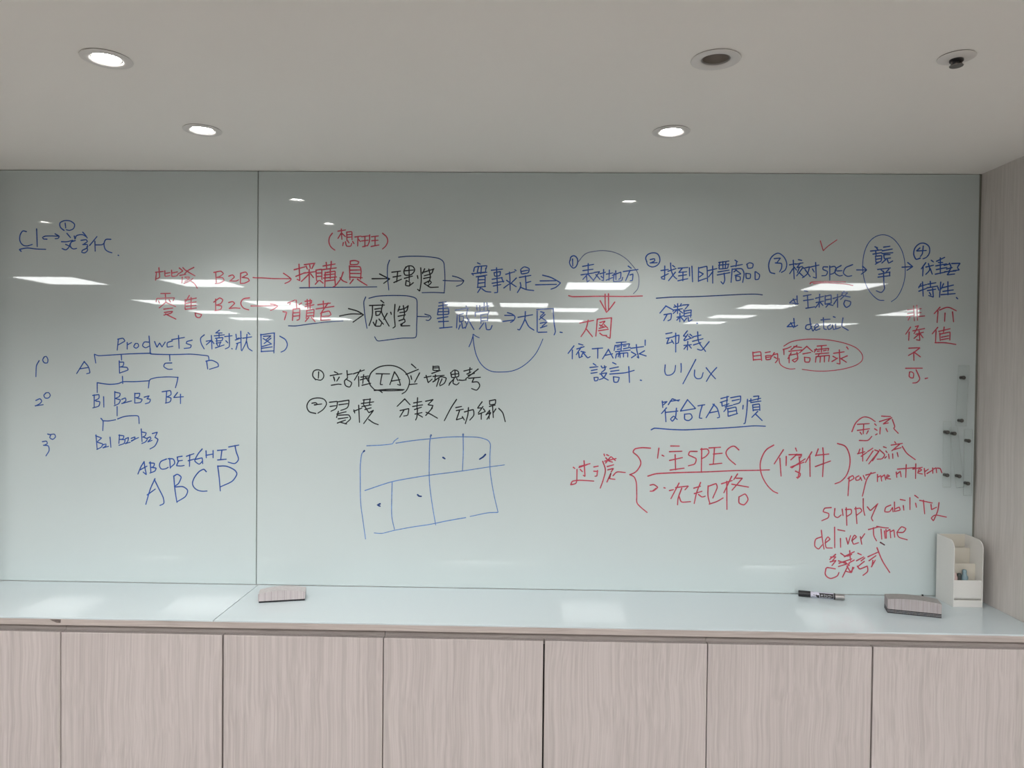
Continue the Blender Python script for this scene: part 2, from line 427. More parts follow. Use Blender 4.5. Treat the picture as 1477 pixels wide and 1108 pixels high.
# marker strokes: each entry is board, ink, pen width in mm, label, and strokes in mm (x from the room axis, height above the worktop)
INK = [
 ('L', 'blue', 4.4, 'blue handwriting at the upper left beginning C1 with an arrow and a circled 1',
  """-1687,1179 -1699,1181 -1708,1168 -1709,1148 -1699,1134 -1685,1131 -1667,1136;-1652,1188 -1651,1160 -1650,1129;-1705,1113 -1711,1119 -1685,1124 -1653,1121 -1621,1120;-1617,1154 -1629,1155 -1632,1160 -1623,1164 -1601,1165 -1577,1164;-1589,1172 -1575,1164 -1579,1157 -1589,1156;-1559,1184 -1571,1194 -1573,1208 -1559,1216 -1537,1215 -1523,1204 -1527,1190 -1541,1184 -1551,1186;-1555,1208 -1553,1192;-1549,1174 -1537,1160;-1567,1146 -1549,1146 -1529,1151;-1565,1123 -1553,1119 -1543,1127 -1537,1141 -1529,1151;-1553,1137 -1535,1129;-1521,1150 -1535,1144 -1537,1129 -1527,1122 -1516,1124;-1524,1165 -1521,1154 -1517,1166 -1497,1170 -1483,1163;-1495,1178 -1486,1168 -1480,1159;-1501,1151 -1483,1153 -1479,1147 -1491,1139;-1495,1137 -1480,1137 -1478,1130 -1483,1124;-1483,1124 -1497,1117 -1499,1111 -1489,1109 -1479,1118 -1482,1130;-1472,1134 -1461,1147 -1447,1164;-1454,1148 -1453,1115;-1451,1136 -1429,1137 -1422,1143;-1400,1155 -1417,1154 -1423,1140 -1419,1122 -1409,1114 -1396,1110;-1375,1102 -1373,1101"""),
 ('L', 'red', 4.4, 'red two-line handwriting ending B2B and B2C',
  """-1248,1046 -1222,1049;-1237,1061 -1235,1029 -1246,1024;-1248,1020 -1245,1047;-1217,1051 -1216,1033 -1200,1035;-1217,1042 -1200,1045;-1194,1053 -1193,1033 -1176,1035 -1171,1043;-1192,1044 -1174,1048;-1168,1061 -1156,1051 -1170,1042;-1156,1062 -1147,1053;-1119,1063 -1138,1053 -1150,1042;-1146,1053 -1131,1044 -1115,1035;-1166,1036 -1146,1040;-1158,1030 -1159,1011;-1148,1030 -1134,1031 -1138,1021 -1150,1016;-1152,1010 -1134,1017 -1122,1026;-1142,1025 -1118,1010 -1107,994;-1045,1048 -1043,1011;-1051,1047 -1027,1051 -1019,1043 -1031,1034 -1041,1031;-1041,1030 -1021,1029 -1017,1020 -1031,1012 -1047,1010;-1001,1035 -988,1039 -982,1032 -997,1019;-997,1019 -976,1019 -968,1023;-961,1045 -962,1012;-961,1045 -944,1049 -938,1041 -956,1031;-956,1031 -936,1028 -932,1020 -948,1012 -962,1011;-1230,975 -1198,976;-1246,948 -1244,958 -1184,961 -1189,951;-1215,974 -1214,947;-1238,950 -1235,943;-1202,954 -1198,947;-1212,947 -1236,927;-1212,945 -1180,932;-1220,923 -1190,927;-1218,912 -1190,916 -1195,910 -1220,903;-1214,907 -1196,898 -1179,890;-1134,969 -1146,949;-1148,955 -1148,923;-1145,954 -1110,961;-1128,962 -1128,924;-1144,943 -1111,948;-1144,933 -1111,937;-1147,923 -1110,928;-1114,911 -1110,898 -1098,896 -1092,906 -1114,911;-1045,958 -1045,920;-1051,948 -1031,962 -1021,956 -1027,944 -1043,938;-1043,938 -1025,935 -1027,925 -1047,919;-1001,947 -987,950 -981,944 -999,927;-999,927 -981,929 -963,928;-931,963 -952,959 -960,945 -951,929 -933,923"""),
 ('R', 'red', 4.1, 'two thin red arrows crossing the glass joint',
  """-906,1030 -889,1030 -849,1028 -794,1028;-817,1046 -802,1036 -791,1027 -797,1019 -812,1012;-906,936 -868,937 -839,938;-860,943 -845,941 -836,936 -848,927 -860,922"""),
 ('L', 'red', 4.1, 'red arrow tails running into the glass joint',
  """-919,1031 -909,1030;-926,936 -909,936"""),
 ('R', 'red', 4.4, 'small red bracketed handwriting above the red words',
  """-654,1180 -663,1167 -665,1150 -658,1134 -645,1124;-635,1187 -610,1191;-624,1194 -622,1160;-624,1181 -635,1163;-622,1180 -610,1169;-606,1184 -605,1156;-606,1184 -589,1185 -588,1159;-604,1175 -589,1177;-604,1167 -589,1168;-617,1149 -619,1139;-610,1152 -606,1138 -592,1138 -589,1147;-602,1155 -598,1148;-586,1153 -581,1146;-578,1168 -558,1171;-568,1169 -569,1138;-566,1160 -560,1153;-556,1169 -532,1172;-556,1155 -534,1158;-545,1170 -545,1136;-552,1136 -537,1140;-529,1175 -530,1154 -536,1139;-523,1169 -500,1172;-522,1156 -501,1158;-511,1170 -511,1139;-524,1137 -498,1142;-486,1181 -472,1168 -469,1153 -476,1138 -486,1129"""),
 ('R', 'red', 4.8, 'red handwriting underlined in blue after the upper red arrow',
  """-781,1058 -745,1068;-765,1076 -762,1022 -771,1026;-775,1036 -744,1049;-747,1075 -712,1080;-741,1070 -737,1060;-729,1073 -727,1063;-715,1076 -722,1062;-749,1047 -711,1052;-731,1059 -730,998;-733,1042 -757,1019;-726,1045 -716,1032;-708,1057 -706,1022;-708,1057 -689,1060 -688,1026;-705,1047 -689,1048;-705,1036 -689,1037;-700,1022 -710,1010;-695,1023 -684,1014;-684,1071 -644,1078;-674,1083 -672,1062;-657,1086 -658,1065;-686,1059 -640,1065;-676,1049 -644,1054 -644,1035;-677,1050 -678,1002;-680,1041 -644,1045;-682,1031 -639,1035;-660,1063 -660,1029;-678,1021 -646,1025;-645,1034 -643,1005 -650,1002;-617,1051 -624,1031 -640,1008;-627,1032 -617,1022 -604,1017;-593,1088 -578,1090 -565,1086;-593,1088 -593,1076 -568,1078 -565,1085;-596,1072 -594,1026;-596,1070 -561,1069 -557,1055 -559,1028;-593,1058 -561,1059;-593,1047 -560,1047;-595,1035 -553,1033;-583,1027 -594,1013;-569,1028 -554,1018 -537,1008"""),
 ('R', 'red', 4.6, 'red handwriting underlined in blue after the lower red arrow',
  """-818,918 -806,916 -813,891;-802,947 -778,957;-795,943 -793,947;-784,926 -786,889;-784,926 -762,929 -763,893 -771,890;-783,914 -764,916;-783,903 -764,905;-774,956 -772,930;-756,947 -764,942;-744,953 -722,956 -723,947 -742,943;-744,935 -714,942;-737,959 -735,929;-727,959 -727,929;-738,923 -740,896;-738,923 -714,926 -715,900;-736,914 -716,916;-736,904 -716,906;-732,899 -743,886;-722,899 -710,886;-701,942 -659,948;-683,954 -682,930;-707,928 -647,937;-667,948 -692,912;-687,916 -663,921 -657,909 -667,904;-689,912 -691,891 -659,893;-687,903 -663,905"""),
 ('R', 'darkblue', 3.7, 'dark blue underlines and rounded boxes drawn round the black words',
  """-762,998 -719,999 -616,1001 -504,1003;-799,871 -774,871 -718,879 -659,886 -616,889;-462,1092 -468,1075 -469,1044 -464,993;-432,1102 -405,1105 -346,1105 -299,1099 -283,1088 -279,1065 -277,1026 -279,985;-279,985 -314,986 -353,985;-541,969 -547,953 -543,906 -536,865;-530,965 -502,972 -443,975 -396,973 -372,964 -369,927 -370,880 -373,837 -422,833 -481,825 -501,824 -510,837;-283,1026 -255,1025 -217,1025;-252,1041 -233,1036 -214,1026 -222,1014 -239,1007;-368,906 -329,905;-343,914 -325,908 -322,902 -330,893 -339,894"""),
 ('R', 'black', 4.6, 'black boxed handwriting and black arrows in two lines',
  """-520,1030 -463,1031;-495,1046 -479,1038 -461,1030 -481,1015;-454,1052 -425,1056;-435,1052 -438,1020;-450,1036 -424,1041;-447,1018 -422,1029;-407,1070 -414,1056 -410,1043 -389,1045 -378,1060 -385,1072 -401,1073 -408,1067;-411,1057 -382,1060;-397,1070 -396,1024;-412,1032 -385,1040;-406,1025 -408,1009 -396,1007 -394,1019 -406,1025;-396,1007 -382,1018;-369,1041 -367,1032;-358,1067 -356,1025 -361,990 -368,996;-345,1064 -352,1048;-352,1052 -338,1056 -314,1064;-331,1063 -326,1037 -332,1017;-316,1064 -322,1049 -346,1041;-348,1032 -324,1037;-346,1016 -327,1025 -322,1019 -334,1009 -346,1015;-334,1008 -326,1003 -299,1004;-628,905 -592,912 -552,912;-598,930 -569,922 -548,910 -583,885;-528,941 -478,943;-518,941 -519,906 -529,874;-490,958 -480,950;-484,945 -488,922 -475,895 -462,873;-510,929 -491,932;-507,921 -506,908 -494,911 -491,922 -507,921;-469,915 -480,895;-515,885 -509,874;-504,892 -508,873 -491,873 -487,883;-496,896 -481,879;-457,919 -455,912;-443,945 -445,907 -442,872 -449,867;-427,939 -433,922;-432,927 -411,932 -399,941;-415,941 -411,915 -415,895;-399,941 -405,923 -427,918;-432,906 -408,911;-429,891 -411,897 -409,888 -424,879;-418,881 -423,874 -393,875"""),
 ('R', 'blue', 4.4, 'blue handwriting in two lines right of the boxed black words',
  """-169,1085 -160,1081;-182,1057 -178,1071 -138,1076 -141,1065;-166,1072 -170,1053 -143,1055 -142,1068;-188,1049 -138,1054;-156,1074 -158,1049;-173,1039 -138,1045;-186,1050 -183,1044;-166,1040 -168,1005;-166,1039 -144,1041 -144,1006;-165,1029 -146,1030;-164,1018 -146,1020;-169,1004 -142,1007;-158,1002 -168,987;-154,1000 -141,991 -124,989;-123,1061 -86,1065;-106,1069 -102,988 -112,987;-114,1053 -93,1057 -95,1044 -112,1042 -114,1053;-120,1031 -87,1037;-89,1037 -83,1022;-120,1018 -81,1025;-116,1009 -91,1014;-75,1048 -45,1057;-63,1055 -61,1027 -60,995;-45,1063 -41,1060;-72,1028 -60,1019;-81,1003 -64,1016;-40,1036 -57,1019;-57,1018 -40,1007;-26,1063 -23,1050 -1,1054 2,1067 -14,1073 -25,1066;-23,1058 -2,1062;-30,1038 8,1045;-10,1043 -7,1000;-6,1021 8,1025;-27,1021 -25,1008 -36,988;-27,1006 -6,998 18,995;39,1027 90,1028;24,1014 93,1016;47,1046 76,1038 106,1021 92,1007 75,1000;-296,952 -272,955;-297,941 -268,946;-298,932 -301,912;-298,932 -265,934 -264,915 -299,912;-299,922 -266,923;-283,955 -280,869;-301,900 -266,906;-297,889 -264,891;-293,868 -252,872;-241,928 -196,935;-206,942 -200,927;-235,913 -237,869;-230,912 -215,917;-200,935 -204,909 -192,886 -179,864;-228,909 -227,889 -215,893 -215,907 -228,909;-225,879 -230,865;-220,886 -217,868 -209,871;-208,890 -203,881;-196,898 -208,868;-171,943 -169,928;-161,943 -159,924;-146,953 -146,926;-137,953 -134,927;-154,938 -131,943;-175,909 -175,921 -129,927 -134,913;-157,913 -156,885;-156,913 -135,916 -134,893;-155,903 -135,905;-155,893 -134,895;-147,886 -161,866;-141,886 -137,865 -125,865 -119,878;-77,912 -47,912;-83,892 -47,897;-68,921 -52,916 -43,907 -48,895 -58,889;-33,906 15,915;-9,925 -11,899 -28,864 -34,866;-9,898 3,876 20,864;30,927 31,858;29,932 83,936;83,936 86,892 91,859 87,849;42,925 54,922 42,911;56,916 37,899;41,908 60,895;41,887 64,892 47,877;42,872 63,879;35,857 63,858;107,858 114,857"""),
 ('R', 'blue', 3.2, 'thin blue curved arrow below the two-line blue words',
  """-195,807 -187,826 -181,849 -174,843 -161,837;-182,848 -179,815 -169,776 -150,745 -122,727 -87,724 -44,730 -5,752 26,785 41,813 50,835"""),
 ('R', 'blue', 4.4, 'blue handwriting with a circled 1',
  """137,1095 140,1107 150,1111 160,1103 162,1088 156,1074 148,1070 139,1078 135,1089 137,1097;145,1100 146,1077;179,1076 215,1083;180,1062 213,1067;174,1048 217,1055;197,1085 197,1050;195,1050 180,1033;192,1042 194,1025 201,1030;199,1048 216,1029;217,1056 235,1059 214,1029;223,1049 237,1033;236,1052 254,1057;248,1066 248,1029 242,1031;240,1044 245,1039;257,1051 278,1055;267,1064 266,1031;257,1031 278,1040;277,1047 305,1058 304,1038 298,1034;288,1062 289,1033;283,1054 281,1027 308,1030 311,1041;329,1078 339,1071;313,1060 361,1067;335,1064 321,1030;335,1049 345,1052 343,1031 336,1030"""),
 ('R', 'paleblue', 3.0, 'thin pale circle swept round the circled-1 words',
  """164,1091 187,1117 218,1126 253,1128 288,1121 319,1104 342,1081 360,1056 365,1031 361,1004 347,987"""),
 ('R', 'red', 4.4, 'red line, double arrow and two large red characters',
  """134,979 146,976 243,978 320,978 377,980;254,985 255,949 258,932;265,986 266,933;238,963 255,933 259,925;286,959 270,937 259,925;172,889 217,898;199,898 192,870 176,844;192,871 205,855 214,844;229,902 227,871 225,846;229,902 276,907;276,907 274,875 272,839 259,846;238,891 255,896 241,878;237,883 249,878;234,864 266,869;236,872 256,877;252,884 264,873;238,856 248,849 261,849"""),
 ('R', 'blue', 4.4, 'blue list headed by a circled 2 above a long dark line',
  """390,1092 386,1105 392,1116 407,1122 423,1120 431,1109 432,1093 422,1080 406,1076 393,1083 388,1097;401,1100 415,1103 416,1096 402,1089;401,1089 424,1090;437,1064 461,1068;449,1079 449,1035 439,1038;438,1042 461,1054;460,1062 486,1071;468,1089 470,1067 478,1047 489,1037;484,1059 462,1031;475,1081 482,1076;493,1072 525,1075;507,1073 495,1058 521,1061;495,1047 521,1051;509,1060 509,1031;493,1031 525,1038;530,1074 531,1047;538,1079 541,1028;560,1075 560,1029;560,1073 587,1079 590,1029;562,1061 576,1054 563,1044;561,1031 586,1040;591,1065 620,1072;606,1080 607,1024;607,1062 593,1044;626,1092 659,1097;626,1083 659,1087;629,1093 627,1071 655,1074 657,1087;639,1095 640,1071;649,1095 647,1072;624,1061 660,1067;622,1051 663,1059;644,1057 646,1033 641,1021 634,1029;679,1100 687,1095;666,1079 703,1086;684,1094 682,1079;670,1071 667,1027;670,1070 701,1072 709,1057 705,1027;676,1062 684,1067;682,1068 698,1056;680,1050 698,1055;682,1048 684,1033 697,1035 696,1046 682,1048;718,1087 722,1074 736,1076 738,1088 726,1092 717,1086;715,1057 717,1041 729,1041 730,1055 715,1057;745,1062 746,1037 756,1038 760,1052 747,1063;454,947 435,924;454,948 480,934 478,930;449,919 473,923 471,904 462,899;459,920 448,899;481,944 507,949;493,955 493,923;479,934 509,939;483,951 488,946;505,955 501,948;491,935 479,923;495,936 510,925;492,911 514,916;501,924 501,896;499,910 491,901;505,910 516,898;510,951 530,953 518,938;514,935 515,915;514,931 538,935 536,911;517,923 535,927;517,913 539,918;523,908 514,896;528,910 530,897 541,903;557,892 559,891;456,856 476,860;458,841 480,846;466,842 459,823 478,830;475,835 482,824;480,847 499,852 497,826 490,824;488,858 489,796;526,866 513,849 524,848;528,855 515,836;535,855 542,849;531,849 538,842;517,834 546,845;516,818 540,821;528,831 527,803;526,819 516,806;532,819 540,809;546,847 571,853;544,832 578,841;560,863 564,831 587,799;598,831 574,803 560,806;547,820 571,828"""),
 ('R', 'darkblue', 4.1, 'long dark blue line under the circled-2 heading',
  """423,973 475,977 544,979 621,983 706,988 748,989 770,987"""),
 ('R', 'blue', 4.4, 'blue two-line handwriting below the large red characters',
  """153,813 134,788;148,799 148,770;169,820 183,816;163,803 187,811;177,809 161,784;169,791 171,774 182,779;177,795 191,792;185,794 178,780;183,792 199,774 207,778;214,804 248,807;232,806 232,773;267,802 248,771;267,803 283,774;257,783 281,788;293,825 325,828;289,816 286,799;289,815 337,822 334,813;310,826 309,799;295,811 304,812;297,803 306,804;317,814 325,815;317,805 339,810;291,795 339,801;303,795 300,778;294,788 291,774;294,788 331,792 331,778;305,791 306,776;317,791 317,778;341,807 383,813;359,819 361,800 368,774 362,779;343,795 359,786;344,776 359,786;386,799 369,789;369,789 392,782;388,834 388,817;218,755 227,749;207,742 233,745;212,732 231,736;211,723 231,726;221,709 223,698 233,700 234,710 221,709;244,747 248,741 261,745;255,748 257,737 245,726;240,721 262,725;244,720 252,710 268,701;262,724 252,708 238,702;282,759 293,754;273,739 301,745;276,730 303,734;273,721 324,726 353,734;285,712 287,695 299,695 304,710 285,712;335,746 338,694;374,702 378,701"""),
 ('R', 'blue', 4.1, 'blue handwritten letters UI/UX',
  """455,753 454,731 459,720 475,721 486,732 489,752;507,758 508,740 507,729;555,772 537,736 514,691;552,737 552,717 560,709 574,711 580,729;590,745 606,725 621,709;624,746 606,725 591,700"""),
 ('R', 'blue', 4.4, 'blue underlined handwriting containing TA',
  """447,633 449,612;447,629 463,632 451,621;467,622 479,641;473,633 504,638;481,641 501,634;461,611 445,592;457,602 460,565;458,596 499,601;494,610 491,580 481,567 475,574 485,584 497,573;530,639 507,601 557,610 530,639;521,591 522,574 535,570 546,580 541,592 521,591;565,619 587,623;579,622 572,596 570,579 578,578;618,625 592,580;614,625 627,613 634,593 636,582 629,580;602,596 630,602;640,644 665,651;638,631 662,639;660,651 659,625;643,631 644,619 666,627;672,647 704,653 702,632 681,624;677,637 700,642;654,617 678,622;660,624 655,607 650,601;663,612 664,586;661,610 689,616 693,594;665,600 691,605;666,586 695,595;713,622 712,610;727,642 725,601 720,563 716,562;738,644 738,631;732,637 770,646;747,652 764,654 761,640;738,632 771,637;744,624 746,604;744,624 766,627 768,606;746,616 766,618;746,607 768,609;761,603 742,583;754,594 776,573;412,538 422,543 474,540 520,539 559,541 628,545 705,551 752,555 787,554"""),
 ('R', 'blue', 4.4, 'blue list headed by a circled 3',
  """809,1057 795,1061 789,1084 798,1111 819,1124 838,1112 848,1089 843,1069 831,1061;807,1106 827,1108 816,1093;811,1092 831,1090 831,1075 825,1063;857,1086 878,1090;869,1101 873,1040;868,1073 858,1057;873,1078 880,1069;886,1103 897,1101;877,1088 901,1093;892,1092 881,1077 899,1081;889,1077 883,1061;901,1078 881,1050;891,1059 905,1046;904,1075 922,1080 916,1058 900,1044;908,1071 925,1048;924,1079 953,1086;942,1094 945,1043 935,1046;932,1073 938,1063;981,1080 967,1080 966,1072 981,1065 977,1053 963,1051;988,1083 989,1037;988,1079 1004,1082 1010,1071 1000,1059 990,1056;1025,1085 1008,1074 1006,1060 1020,1051 1030,1053;1013,1067 1028,1068;1062,1088 1039,1077 1033,1060 1046,1050 1060,1052;1076,1071 1108,1071;1095,1083 1108,1071 1091,1057;860,961 871,971 884,973;860,961 888,959;871,974 880,957;883,984 885,957;907,1001 918,999;904,984 929,989;905,969 937,974;917,986 920,946;913,944 942,949;944,977 970,984;957,990 956,948;946,963 970,968;956,963 944,946;960,963 968,954;975,986 975,958;975,984 994,988 995,962;977,958 995,962;977,972 993,975;987,959 978,948;989,957 1001,954;1001,977 1025,984;1015,990 1016,948;1013,974 1003,958;1036,1000 1026,985;1030,996 1048,996 1025,974;1031,987 1056,982;1040,971 1036,959 1044,948 1056,955 1058,967 1043,971;853,883 865,894 877,896;853,883 881,884;864,896 874,880;874,910 877,882 887,888;931,892 915,888 913,877 925,874 933,885;926,911 930,885 937,869 943,877;944,879 956,887 950,893 942,885 946,872 960,877;970,913 973,877 981,875;963,906 992,909;994,891 984,884 988,875 998,880 1000,892 1004,875 1012,878;1010,892 1012,877 1026,882;1003,917 1009,915;1034,913 1031,886 1038,881 1052,873"""),
 ('R', 'red', 3.4, 'faint red tick above the circled-3 heading',
  """956,1165 966,1133 980,1147 1010,1169"""),
 ('R', 'red', 4.4, 'red scribbled stroke below the circled-3 heading',
  """925,1025 928,1029 951,1031 1005,1032 1040,1031;936,1025 974,1028 1005,1027 1043,1024 1064,1020"""),
 ('R', 'red', 4.4, 'red handwriting circled by a red oval',
  """742,798 744,771;742,796 767,799 771,771;744,785 768,788;744,773 771,775;783,797 799,800;784,786 786,774 800,776 802,788 785,787;785,781 800,783;812,797 805,785;809,790 823,794 823,773 816,764;812,783 820,778;843,808 844,791;841,808 855,812 867,818;867,808 886,822;876,818 901,815;860,802 902,807;867,797 857,778;861,789 861,764;866,790 891,795;886,799 889,777 879,767 871,773 887,780;918,819 895,798;918,819 937,802;906,794 931,799;911,783 913,768 927,768 929,781 911,783;952,820 982,823;944,808 990,813 987,805;966,821 966,800;949,811 943,800;953,803 960,804;973,805 982,807;947,794 990,798;960,796 955,787;949,785 947,767;949,785 992,790 990,770;963,786 962,767;976,787 976,768;1006,797 1040,802;1024,808 1027,762 1017,764;1004,787 1017,780;1001,770 1019,781;1050,789 1030,780;1029,780 1048,768;1048,818 1053,811"""),
 ('R', 'red', 3.4, 'thin red oval round red words',
  """843,819 866,833 904,841 950,843 1000,839 1046,829 1081,814 1099,793 1099,775 1082,760 1048,748 1002,740 952,738 904,743;828,778 831,761 844,750 864,744 881,745"""),
 ('R', 'blue', 3.0, 'tall thin blue oval at the right',
  """1166,972 1150,973 1131,987 1111,1014 1099,1048 1095,1090 1101,1133 1116,1164 1139,1182 1165,1186 1192,1174 1216,1145 1228,1114 1233,1076 1231,1038 1220,1003 1206,980 1190,968"""),
 ('R', 'blue', 4.6, 'blue handwriting in and beside the tall oval with a circled 4',
  """1134,1147 1142,1144;1120,1133 1156,1137;1139,1143 1145,1136;1128,1123 1156,1128;1136,1134 1138,1119;1162,1146 1182,1149;1158,1134 1190,1140;1157,1125 1192,1128;1136,1116 1156,1118 1154,1100 1138,1096 1136,1116;1138,1106 1155,1109;1163,1121 1183,1122;1163,1119 1165,1108 1185,1111;1169,1105 1157,1094;1174,1107 1179,1094 1192,1101;1147,1097 1136,1090;1144,1073 1185,1078;1155,1072 1165,1063;1180,1074 1170,1063;1148,1057 1184,1065;1146,1048 1184,1053;1183,1063 1183,1052;1163,1067 1165,1026 1167,1010 1157,998 1141,1003;1223,1081 1256,1083;1241,1096 1257,1083 1239,1071;1281,1111 1268,1107 1260,1122 1263,1143 1278,1158 1295,1159 1309,1148 1310,1127 1300,1113 1290,1109;1279,1144 1268,1134 1300,1136;1290,1150 1287,1124 1281,1116;1299,1096 1285,1076;1291,1085 1290,1053;1300,1082 1324,1088;1308,1093 1312,1073 1300,1058;1314,1077 1321,1059;1317,1104 1324,1099;1334,1101 1360,1114;1346,1112 1347,1061;1332,1086 1366,1093;1334,1074 1368,1081;1340,1097 1354,1097;1331,1059 1363,1066;1359,1088 1377,1093;1376,1095 1381,1081 1373,1067;1367,1076 1385,1081;1383,1094 1410,1095 1402,1081 1408,1073 1388,1071;1361,1067 1397,1070;1377,1068 1369,1057 1393,1060;1285,1027 1278,1014;1279,1018 1303,1025;1290,1033 1293,987;1279,1003 1303,1012;1315,1035 1316,1018;1307,1026 1333,1031;1305,1014 1339,1020;1307,1005 1333,1010;1323,1012 1326,984 1311,989;1313,999 1318,991;1340,1016 1343,1007;1349,1033 1346,984;1358,1028 1351,1011;1355,1015 1390,1024;1372,1034 1373,992;1357,1003 1390,1008;1351,992 1396,996;1401,983 1405,979"""),
 ('R', 'red', 4.4, 'red handwriting in two columns at the far right',
  """1263,954 1266,906;1243,941 1262,944;1244,929 1263,932;1242,919 1263,923;1273,956 1276,908;1274,943 1287,946;1274,931 1287,933;1275,920 1299,922;1251,917 1246,908;1348,951 1330,930;1342,939 1340,901;1347,942 1374,951 1401,940;1365,932 1364,905;1389,936 1393,904;1254,885 1239,862;1250,869 1249,842;1270,887 1279,890;1262,873 1300,881;1279,889 1266,864;1272,862 1296,869;1282,873 1285,842 1274,844;1279,860 1266,848;1287,862 1295,851;1342,885 1325,864;1337,874 1336,838;1346,872 1382,881;1363,886 1361,869;1349,866 1351,842;1349,863 1382,870 1382,844;1355,853 1378,858;1355,845 1378,849;1335,835 1367,835 1402,830"""),
 ('R', 'red', 4.4, 'two small red characters below the red columns',
  """1250,816 1285,818;1285,817 1267,803 1249,792;1266,803 1267,776;1270,801 1280,794 1288,788;1241,750 1295,751;1254,738 1253,723 1258,719 1266,719 1267,734 1258,739 1254,737;1275,745 1283,728 1287,715 1278,704 1265,702;1305,717 1313,719"""),
 ('L', 'blue', 4.1, 'blue product tree diagram with lettered branches',
  """-1374,821 -1378,784;-1376,821 -1358,824 -1352,815 -1374,802;-1344,810 -1344,788;-1344,802 -1329,810;-1316,807 -1322,797 -1314,791 -1305,798 -1308,807 -1317,807;-1270,812 -1286,812 -1292,800 -1282,793 -1269,799;-1270,832 -1268,808 -1266,783;-1251,814 -1243,795 -1234,810 -1226,796 -1215,813;-1191,817 -1208,810 -1208,796 -1189,799;-1170,835 -1168,792;-1193,821 -1150,829;-1124,820 -1142,815 -1144,809 -1127,803 -1130,795 -1151,792;-1266,790 -1265,773 -1198,771 -1128,773 -1089,770 -1069,767 -1067,754;-1200,771 -1199,750;-1264,775 -1336,772 -1442,765 -1456,770 -1451,740;-1364,769 -1363,751;-1490,745 -1516,704;-1490,744 -1476,727 -1471,707 -1482,704;-1506,720 -1475,725;-1371,748 -1370,707;-1370,744 -1356,744 -1358,732 -1370,727;-1366,728 -1344,726 -1341,718 -1370,707;-1193,743 -1216,741 -1220,731 -1206,722 -1191,722;-1075,751 -1071,724;-1077,750 -1057,753 -1037,743 -1035,733 -1065,723;-1644,746 -1653,729 -1655,692;-1626,759 -1632,749 -1626,739 -1616,739 -1614,751 -1620,761 -1628,758;-1655,612 -1641,618 -1635,610 -1641,602 -1657,593;-1657,594 -1630,598;-1620,638 -1628,630 -1624,621 -1612,621 -1606,630 -1612,639 -1623,637;-1633,473 -1619,475 -1616,467 -1627,461;-1629,461 -1613,459 -1610,444 -1621,425;-1615,499 -1604,497;-1604,497 -1608,487 -1598,481 -1588,490 -1592,499 -1611,497;-1360,696 -1359,672;-1446,674 -1426,671 -1402,669 -1374,672 -1358,678 -1314,679 -1268,683 -1266,687 -1246,693 -1206,696 -1171,695;-1446,673 -1446,641;-1269,683 -1272,658;-1172,695 -1174,682 -1180,660;-1456,633 -1456,591;-1461,631 -1440,634 -1440,622 -1454,614;-1450,612 -1437,610 -1440,596 -1461,589;-1424,627 -1423,592;-1386,645 -1386,602;-1386,643 -1368,639 -1370,629 -1384,622;-1382,621 -1367,617 -1372,605 -1388,597;-1362,619 -1350,624 -1348,615 -1360,605;-1362,605 -1329,614;-1318,640 -1318,607;-1318,639 -1301,640 -1304,628 -1316,625;-1312,624 -1293,620 -1298,610 -1318,607;-1286,627 -1269,632 -1276,622;-1276,622 -1265,620 -1268,610 -1282,605;-1210,647 -1212,610;-1225,646 -1197,650 -1195,637 -1210,628;-1208,629 -1195,625 -1198,613 -1214,608;-1173,644 -1186,627 -1153,630;-1163,638 -1163,607;-1378,594 -1378,563;-1433,554 -1426,545 -1427,513;-1426,546 -1406,546 -1383,550;-1376,553 -1354,561 -1330,564 -1306,563 -1303,538;-1450,498 -1446,451;-1451,495 -1431,488 -1446,475;-1444,473 -1427,468 -1431,458 -1447,449;-1426,465 -1416,468 -1416,462 -1426,455;-1426,455 -1407,460;-1402,491 -1399,457;-1370,499 -1372,470;-1372,498 -1355,496 -1358,486 -1370,484;-1368,484 -1351,483 -1354,471 -1372,464;-1350,486 -1339,491 -1342,477 -1350,470;-1350,470 -1333,475;-1330,488 -1317,493 -1319,485 -1329,478;-1329,480 -1305,491;-1296,520 -1293,477;-1294,510 -1279,507 -1283,497 -1291,493;-1289,493 -1275,487 -1281,477 -1294,471;-1276,489 -1265,494 -1263,488 -1273,478;-1273,477 -1259,482;-1258,505 -1241,510 -1249,493;-1249,492 -1239,486 -1249,464 -1266,453"""),
 ('L', 'blue', 4.1, 'blue bracketed characters after the word Products',
  """-1083,838 -1095,827 -1093,809 -1083,791;-1076,817 -1060,820;-1059,836 -1057,791;-1061,818 -1076,805;-1057,818 -1050,809;-1044,845 -1023,845;-1032,854 -1042,847;-1049,835 -1015,839;-1033,845 -1033,831;-1045,827 -1020,830 -1023,820 -1044,818;-1041,825 -1040,811 -1026,814;-1042,810 -1037,802;-1045,795 -1016,805;-1028,814 -1033,800;-1014,833 -989,836;-999,843 -999,799 -1012,792;-1010,819 -1003,812;-990,793 -988,792;-976,841 -974,826 -965,829;-978,822 -957,829;-960,851 -958,788;-974,810 -959,815;-970,811 -976,790;-953,828 -923,833;-939,841 -942,815 -956,786;-940,818 -934,795 -921,786;-935,847 -929,841"""),
 ('R', 'blue', 4.1, 'blue boxed character and closing bracket beside the glass joint',
  """-892,842 -890,783;-893,840 -846,847;-847,846 -847,812 -848,780;-883,835 -858,837 -876,822;-884,828 -858,811;-858,829 -881,811;-887,801 -856,810;-889,795 -854,800;-891,784 -848,787;-828,836 -809,824 -803,806 -811,790 -824,783"""),
 ('L', 'blue', 4.4, 'two rows of blue capital letters from A',
